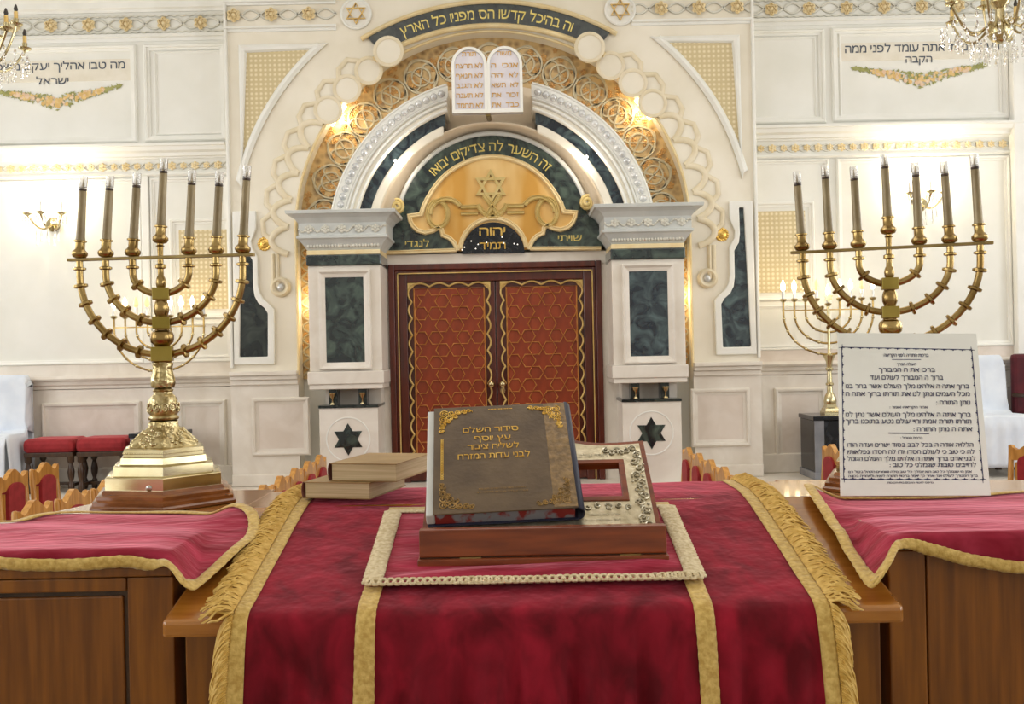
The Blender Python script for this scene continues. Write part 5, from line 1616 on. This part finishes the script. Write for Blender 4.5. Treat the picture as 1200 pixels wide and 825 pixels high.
# ================================================================== FAR HANUKKAH LAMPS ON PEDESTALS
def hanukkiah(label, cx, Y, zbase, s, lit):
    root = thing('hanukkah_lamp', label, 'candelabrum', (cx, Y, zbase), 'nine-branched candelabra by the ark wall')
    X0 = Matrix.Translation((cx, Y, zbase)) @ Matrix.Scale(s, 4)
    def fin(mb, nm, m, parent, smooth=40):
        mb.v = [tuple(X0 @ Vector(p)) for p in mb.v]; return mb.build(nm, m, parent, smooth=smooth)
    fin(MB().lathe([(13, 0), (13, 3), (11.5, 4), (11, 7), (9, 8), (7.5, 12)], 4, None, None, PI / 4), 'base_foot', M['brass_bright'], root, 25)
    fin(MB().lathe([(7, 12), (7.4, 15), (6.6, 20), (4.5, 24), (3.4, 26), (3, 33), (4.6, 34), (4.6, 36), (3.2, 37), (2.6, 50), (4.4, 52), (4.4, 54), (3, 55), (4, 62), (6, 66), (7.5, 69), (3, 70), (1.8, 72), (1.8, 130)], 20), 'stem', M['brass_bright'], root, 40)
    for R_, zb_ in ((52.5, 70), (39.5, 83), (26.5, 96), (13.5, 108)):
        for sg in (-1, 1):
            zc = 118; h = zc - zb_; pts = []
            for i in range(17):
                an = PI / 2 * i / 16; pts.append((sg * R_ * math.sin(an), 0, zc - h * math.cos(an)))
            pts.append((sg * R_, 0, 132))
            arm = fin(MB().tube(pts, 1.25, 8), 'branch', M['brass'], root, 60)
            n = int(R_ / 9)
            mb = MB()
            for q in range(n):
                an = PI / 2 * (q + 0.8) / (n + 0.2); c = Vector((sg * R_ * math.sin(an), 0, zc - h * math.cos(an))); mb.ball(c, 2.1, 8, 5)
            fin(mb, 'branch_knops', M['brass_bright'], arm, 60)['kind'] = 'stuff'
    fin(MB().box(-54, 54, -0.8, 0.8, 121.5, 123), 'crossbar', M['brass'], root, None)
    pos = [-52.5, -39.5, -26.5, -13.5, 0, 13.5, 26.5, 39.5, 52.5]
    for i, x in enumerate(pos):
        zo = 126 if x == 0 else 132; X = Matrix.Translation((x, 0, zo))
        fin(MB().lathe([(1.5, 0), (3.4, 1.5), (4.2, 3.5), (2, 4.5)], 12, X), 'drip_cup', M['brass_bright'], root)
        cd = fin(MB().lathe([(1.9, 4), (1.9, 13), (1.4, 13.6)], 10, X), 'candle', M['pearl'], root)
        fin(MB().lathe([(1.2, 13.4), (2.6, 15.5), (2.9, 18), (2.2, 21.5), (1.0, 24.5), (0.2, 26)], 10, X), 'flame_bulb', M['bulb'] if lit[i] else M['bulb_off'], cd)
        if x == 0: fin(MB().plate([hexagram((0, zo + 10), 6)], -3, -2), 'star', M['brass_bright'], root, None)
    return root


YH = 7.86; kh = YH / F
for nm, cxp, vtop, lit, lb1, lb2 in (('l', 187, 497, (1, 1, 0, 0, 0, 1, 1, 1, 1), 'lit nine-branched brass candelabrum seen behind the left menorah', 'dark marble pedestal behind the left menorah'),
                                     ('r', 971.5, 493, (1, 1, 1, 0, 1, 1, 1, 0, 1), 'lit nine-branched brass candelabrum standing left of the white card', 'dark marble pedestal standing left of the white card')):
    x_ = U(cxp, 0, YH).x; zt_p = U(0, vtop, YH).z
    ped = thing('marble_pedestal', lb2, 'pedestal', (x_, YH, ZP), 'dark marble pedestals by the ark wall')
    hw2 = 29 * kh if nm == 'r' else 27 * kh
    MB().box(x_ - hw2 + 0.012, x_ + hw2 - 0.012, YH - 0.19, YH + 0.19, ZP + 0.06, zt_p - 0.035).build('pedestal_shaft', M['black_marble'], ped, bevel=0.006)
    MB().box(x_ - hw2, x_ + hw2, YH - 0.205, YH + 0.205, zt_p - 0.035, zt_p).build('pedestal_cap', M['black_marble'], ped, bevel=0.006)
    MB().box(x_ - hw2, x_ + hw2, YH - 0.205, YH + 0.205, ZP, ZP + 0.06).build('pedestal_foot', M['grey_marble'], ped, bevel=0.006)
    for sg in (-1, 1): MB().box(x_ + sg * (hw2 - 0.010), x_ + sg * (hw2 - 0.085), YH - 0.195, YH - 0.185, ZP + 0.06, zt_p - 0.036).build('corner_strip', M['grey_marble'], ped)
    hanukkiah(lb1, x_, YH, zt_p + 0.001, kh, lit)
    point_light('candelabrum_light', (x_, YH - 0.25, zt_p + 1.02), 1.2, (1, 0.8, 0.5), 0.08)

# ================================================================== CHAIRS
WCH = 0.40


def make_chair(label):
    t = thing('hall_chair', label, 'chair', (0, 0, 0), 'hall chairs between the desk and the ark')
    h = WCH / 2
    for sx in (-1, 1):
        MB().tube([(sx * (h - 0.022), 0.19, 0), (sx * (h - 0.022), 0.185, 0.46), (sx * (h - 0.022), 0.215, 0.93), (sx * (h - 0.022), 0.217, 0.945)], [0.021, 0.022, 0.019, 0.010], 8).build('back_post', M['chair_wood'], t, smooth=50)
        MB().lathe([(0.016, 0), (0.020, 0.05), (0.016, 0.12), (0.022, 0.30), (0.020, 0.44)], 12, Matrix.Translation((sx * (h - 0.025), -0.185, 0))).build('leg', M['chair_wood'], t, smooth=50)
        MB().box(sx * (h - 0.035), sx * (h - 0.015), -0.18, 0.18, 0.20, 0.23).build('stretcher', M['chair_wood'], t)
    MB().box(-h, h, -0.21, 0.21, 0.40, 0.45).build('seat_frame', M['chair_wood'], t, bevel=0.006)
    MB().box(-h + 0.01, h - 0.01, -0.205, 0.185, 0.45, 0.50).build('seat', M['red_uphol'], t, bevel=0.018)
    # crest rail: scalloped top with centre peak and shoulders, arch cut below
    up = []
    for i in range(33):
        q = -1 + 2 * i / 32; a = abs(q)
        z = 0.930 + 0.045 * math.exp(-(q / 0.34) ** 2) - 0.018 * math.exp(-((a - 0.62) / 0.16) ** 2) + 0.012 * (a > 0.85)
        up.append((q * (h - 0.012), z))
    lowp = []
    for i in range(33):
        q = 1 - 2 * i / 32; a = abs(q)
        lowp.append((q * (h - 0.012), 0.835 + (0.045 * math.cos(q * PI / 1.3) if a < 0.65 else 0)))
    MB().plate([up + lowp], 0.193, 0.228).build('crest_rail', M['chair_wood'], t, bevel=0.004)
    MB().box(-h + 0.03, h - 0.03, 0.188, 0.214, 0.54, 0.585).build('back_rail', M['chair_wood'], t, bevel=0.004)
    mb = MB(); pts = [(-0.11, 0.585), (0.11, 0.585)] + [(0.11 * math.cos(PI * i / 12), 0.825 + 0.06 * math.sin(PI * i / 12)) for i in range(13)]
    mb.plate([pts], 0.176, 0.226).build('back_pad', M['red_uphol'], t, bevel=0.012)
    for sx in (-1, 1): MB().box(sx * 0.118, sx * 0.138, 0.196, 0.216, 0.58, 0.82).build('back_slat', M['chair_wood'], t)
    return t


chair0 = make_chair('')
ordn = ['nearest', 'second', 'third', 'fourth', 'farthest']
spots = []
for i in range(5):
    spots.append(((-1.42 + 0.2, 5.58 + 0.405 * i, 0), PI / 2, '%s of five red-backed chairs left of the central aisle' % ordn[i] + (' from the desk' if 0 < i < 4 else '')))
    spots.append(((1.27 - 0.2, 5.58 + 0.405 * i, 0), -PI / 2, '%s of five red-backed chairs right of the central aisle' % ordn[i] + (' from the desk' if 0 < i < 4 else '')))
spots += [((-2.32, 5.15, 0), PI / 2, 'red-backed chair at far left, lowest in view over the left cloth'),
          ((-2.30, 5.57, 0), PI / 2, 'red-backed chair with only its crest showing below the red stools'),
          ((-2.28, 5.98, 0), PI / 2, 'red-backed chair half hidden by the left menorah base'),
          ((-3.20, 6.66, 0), PI / 2, 'red-backed chair at the left edge in front of the white draped chair'),
          ((-3.18, 7.08, 0), PI / 2, 'red-backed chair standing just in front of the two red stools'),
          ((2.13, 7.22, 0), -PI / 2, 'red-backed chair in front of the pedestal, left of the white card'),
          ((3.55, 6.95, 0), -PI / 2 + 0.5, 'red-backed chair in front of the right white draped chair')]
for i, (lc, rz, lb) in enumerate(spots):
    if i == 0:
        chair0.location = lc; chair0.rotation_euler = (0, 0, rz); chair0['label'] = lb
    else: dup(chair0, lc, rz, lb)
dup(chair0, (3.68, 6.45, 0), -PI / 2 + 0.5, 'taller red-backed chair cut by the right edge of the picture', 1.13)


# ================================================================== STOOLS, DRAPED CHAIRS
def stool(label, x, y):
    t = thing('upholstered_stool', label, 'stool', (x, y, ZP), 'red stools against the left wall')
    z = ZP
    MB().box(x - 0.205, x + 0.205, y - 0.16, y + 0.16, z + 0.32, z + 0.435).build('seat_cushion', M['red_uphol'], t, bevel=0.04)
    MB().box(x - 0.195, x + 0.195, y - 0.15, y + 0.15, z + 0.29, z + 0.325).build('seat_frame', M['dark_wood'], t, bevel=0.004)
    for sx in (-1, 1):
        for sy in (-1, 1):
            MB().lathe([(0.018, 0), (0.024, 0.02), (0.024, 0.07), (0.014, 0.09), (0.024, 0.13), (0.028, 0.17), (0.018, 0.22), (0.014, 0.235), (0.026, 0.25), (0.026, 0.29)], 12, Matrix.Translation((x + sx * 0.17, y + sy * 0.125, z))).build('leg', M['dark_wood'], t, smooth=40)
        MB().box(x + sx * 0.158, x + sx * 0.182, y - 0.12, y + 0.12, z + 0.05, z + 0.075).build('stretcher', M['dark_wood'], t)
    MB().box(x - 0.165, x + 0.165, y - 0.012, y + 0.012, z + 0.05, z + 0.075).build('stretcher', M['dark_wood'], t)


ys = 7.93
stool('red upholstered stool next to the white draped chair', P(56, 520, ys - 0.15).x, ys)
stool('red upholstered stool nearer the left menorah', P(118, 520, ys - 0.15).x, ys)


def draped_chair(label, x, y, wd):
    """chair under a loose white cover: tall back, seat, skirt with folds"""
    t = thing('draped_chair', label, 'chair', (x, y, ZP), 'white draped chairs by the wall')
    prof = [(0.235, 0.10), (0.235, 0.55), (0.23, 0.90), (0.20, 0.945), (0.15, 0.945), (0.125, 0.90), (0.10, 0.62), (0.085, 0.50), (0.04, 0.475), (-0.20, 0.48), (-0.25, 0.465), (-0.275, 0.40), (-0.285, 0.25), (-0.30, 0.08)]
    pp = densify(prof, 0.03)
    rows = []
    for k, p in enumerate(pp):
        row = []
        front = p.x < 0.09; ext = 0.02 if front else 0.0
        for i in range(37):
            q = -1 + 2 * i / 36
            w2_ = wd / 2 + ext * max(0, min(1, (0.5 - p.y) / 0.3 + 0.6)) if front else wd / 2
            edge = max(0, (abs(q) - 0.88) / 0.12)
            X = x + q * w2_; Z = ZP + p.y; Yy = y + p.x
            nz = noise.noise((q * 2.3 + x, k * 0.12, 3)) * 0.012 + 0.006 * math.sin(q * 16 + k * 0.1) * (1 if p.y < 0.42 else 0.25)
            if front and p.x < -0.2: Yy -= nz * 1.4
            elif p.y > 0.5: Yy += nz
            else: Z += nz * 0.6
            if p.y > 0.88: Z -= 0.05 * edge ** 2
            row.append((X, Yy, Z))
        rows.append(row)
    mb = MB().grid(rows)
    # side drops
    for sgn, col in ((-1, 0), (1, 36)):
        seat_i = [k for k, p in enumerate(pp) if p.x < 0.09 and p.y > 0.46]
        top = [Vector(rows[k][col]) for k in seat_i]
        r2 = []
        for j in range(9):
            d = j / 8
            r2.append([v + Vector((sgn * (0.015 * math.sin(i_ * 1.3) * d + 0.02 * d), 0, -0.38 * d)) for i_, v in enumerate(top)])
        mb.grid(r2)
        n_ = len([1 for p in pp if p.x > 0.09 and p.y > 0.5])
        bi = [k for k, p in enumerate(pp) if p.x >= 0.085 and p.y >= 0.46]
        mb.add([rows[k][col] for k in bi], [list(range(len(bi)))])
    mb.build('white_cover', M['white_cloth'], t, smooth=45, solid=0.006)
    for sx in (-1, 1):
        for sy in (-0.24, 0.2): MB().box(x + sx * (wd / 2 - 0.03) - 0.02, x + sx * (wd / 2 - 0.03) + 0.02, y + sy - 0.015, y + sy + 0.02, ZP, ZP + 0.2).build('leg', M['dark_wood'], t)


xr_ = P(38, 470, 7.85).x
draped_chair('chair under a white cloth cover at the left edge beside the red stools', xr_ - 0.40, 7.88, 0.56)
xr2 = P(1189, 450, 7.85).x
draped_chair('chair under a white cloth cover behind the right of the white card', xr2 - 0.25, 7.88, 0.50)
# dark red armchair at the right edge
ax = P(1232, 450, 7.9).x
t = thing('red_armchair', 'tall dark red armchair at the right edge beside the white draped chair', 'chair', (ax, 7.92, ZP))
MB().box(ax - 0.24, ax + 0.24, 8.02, 8.10, ZP + 0.45, ZP + 0.95).build('backrest', M['maroon'], t, bevel=0.03)
MB().box(ax - 0.24, ax + 0.24, 7.72, 8.02, ZP + 0.34, ZP + 0.45).build('seat', M['maroon'], t, bevel=0.03)
for sx in (-1, 1):
    MB().box(ax + sx * 0.20, ax + sx * 0.24, 7.73, 7.77, ZP, ZP + 0.35).build('leg', M['dark_wood'], t)
    MB().box(ax + sx * 0.20, ax + sx * 0.24, 8.05, 8.09, ZP, ZP + 0.46).build('leg', M['dark_wood'], t)
    MB().box(ax + sx * 0.205, ax + sx * 0.245, 7.73, 8.05, ZP + 0.60, ZP + 0.63).build('armrest', M['dark_wood'], t, bevel=0.008)


# ================================================================== WALL SCONCES AND CHANDELIERS
def drop(mb, x, y, z, r, L):
    mb.lathe([(r * 0.15, 0), (r, -L * 0.0 + 0.0001), (r, L * 0.35), (r * 0.2, L)], 6, Matrix.Translation((x, y, z - L)))


def sconce(label, x, z):
    Y = 8.19
    t = thing('wall_sconce', label, 'wall lamp', (x, Y, z), 'crystal wall sconces')
    MB().lathe([(0.045, 0), (0.06, 0.02), (0.03, 0.035), (0.01, 0.05)], 18, Matrix.Translation((x, Y, z)) @ Matrix.Rotation(PI / 2, 4, 'X')).build('back_plate', M['brass_bright'], t, smooth=40)
    mc = MB()
    for i, q in enumerate((-1, 0, 1)):
        bx, by = x + q * 0.14, Y - (0.17 if q else 0.24)
        pts = []
        for j in range(13):
            u_ = j / 12; pts.append((x + (bx - x) * u_, Y - 0.03 + (by - Y + 0.03) * u_, z - 0.07 * math.sin(u_ * PI) + 0.06 * u_))
        MB().tube(pts, 0.008, 6).build('arm', M['brass_bright'], t, smooth=60)
        MB().lathe([(0.01, 0), (0.035, 0.015), (0.04, 0.022), (0.012, 0.025)], 14, Matrix.Translation((bx, by, z + 0.055))).build('drip_pan', M['brass_bright'], t, smooth=40)
        MB().lathe([(0.011, 0), (0.011, 0.09)], 10, Matrix.Translation((bx, by, z + 0.078))).build('candle', M['pearl'], t, smooth=40)
        MB().lathe([(0.008, 0), (0.018, 0.02), (0.017, 0.045), (0.006, 0.075), (0.001, 0.085)], 10, Matrix.Translation((bx, by, z + 0.166))).build('lit_bulb', M['bulb_hot'], t, smooth=60)
        for k in range(8):
            an = 2 * PI * k / 8; drop(mc, bx + 0.036 * math.cos(an), by + 0.036 * math.sin(an), z + 0.058, 0.008, 0.045 + 0.03 * (k % 2))
        point_light('sconce_light', (bx, by, z + 0.21), 6.5, (1.0, 0.84, 0.58), 0.03)
    for k in range(10): drop(mc, x + 0.09 * math.cos(k * 0.63), Y - 0.12 + 0.06 * math.sin(k * 0.63), z - 0.05, 0.011, 0.07 + 0.03 * (k % 3))
    mc.build('crystal_drops', M['crystal'], t, kind='stuff')


pL = P(58, 262, 8.1); sconce('lit crystal wall sconce on the left wall panel', pL.x, pL.z)
pR = P(1082, 238, 8.1); sconce('lit crystal wall sconce behind the right menorah candles', pR.x, pR.z)


def chandelier(label, x, y, z):
    t = thing('chandelier', label, 'chandelier', (x, y, z), 'crystal and brass chandeliers')
    T = Matrix.Translation((x, y, z))
    MB().lathe([(0.01, -0.09), (0.05, -0.07), (0.075, -0.03), (0.07, 0.02), (0.03, 0.05), (0.025, 0.12), (0.06, 0.16), (0.05, 0.22), (0.02, 0.26), (0.018, 0.5), (0.05, 0.55), (0.012, 0.6), (0.012, 1.65)], 20, T).build('stem', M['brass_bright'], t, smooth=40)
    MB().lathe([(0.09, 1.60), (0.07, 1.66), (0.02, 1.69)], 20, T).build('ceiling_rose', M['brass_bright'], t, smooth=40)
    rc = random.Random(int(x * 10))
    for k in range(10):
        an = 2 * PI * k / 10 + 0.2; up_ = 0.0 if k % 2 else 0.09; R = 0.33 if k % 2 else 0.27
        pts = []
        for j in range(15):
            u_ = j / 14; r = 0.05 + (R - 0.05) * u_
            pts.append((x + r * math.cos(an), y + r * math.sin(an), z + 0.06 - 0.12 * math.sin(u_ * PI * 0.9) + (0.10 + up_) * u_ ** 2))
        arm = MB().tube(pts, 0.008, 6).build('arm', M['brass_bright'], t, smooth=60)
        e_ = Vector(pts[-1])
        MB().lathe([(0.01, 0), (0.036, 0.01), (0.04, 0.018), (0.014, 0.03), (0.016, 0.05)], 12, Matrix.Translation(e_)).build('drip_pan', M['brass_bright'], t, smooth=40)
        cd = MB().lathe([(0.012, 0.05), (0.012, 0.09), (0.010, 0.095)], 10, Matrix.Translation(e_)).build('candle', M['gold_paint'], t, smooth=40)
        MB().lathe([(0.009, 0.095), (0.013, 0.11), (0.006, 0.135), (0.001, 0.14)], 10, Matrix.Translation(e_)).build('unlit_bulb', M['dark'], cd, smooth=60)
    mc = MB()
    for ring, (R, zz, n) in enumerate(((0.33, 0.05, 26), (0.25, 0.0, 24), (0.17, -0.06, 20), (0.09, -0.11, 12))):
        for k in range(n):
            an = 2 * PI * k / n + ring * 0.3
            for q in range(2):
                drop(mc, x + R * math.cos(an), y + R * math.sin(an), z + zz - 0.045 * q - rc.random() * 0.02, 0.010, 0.038)
    mc.build('crystal_drops', M['crystal'], t, kind='stuff')


pc_ = P(1172, 34, 6.0); chandelier('crystal chandelier in the upper right corner', pc_.x, 6.0, pc_.z)
pc_ = P(-36, 70, 6.0); chandelier('crystal chandelier cut by the left edge of the picture', pc_.x, 6.0, pc_.z)
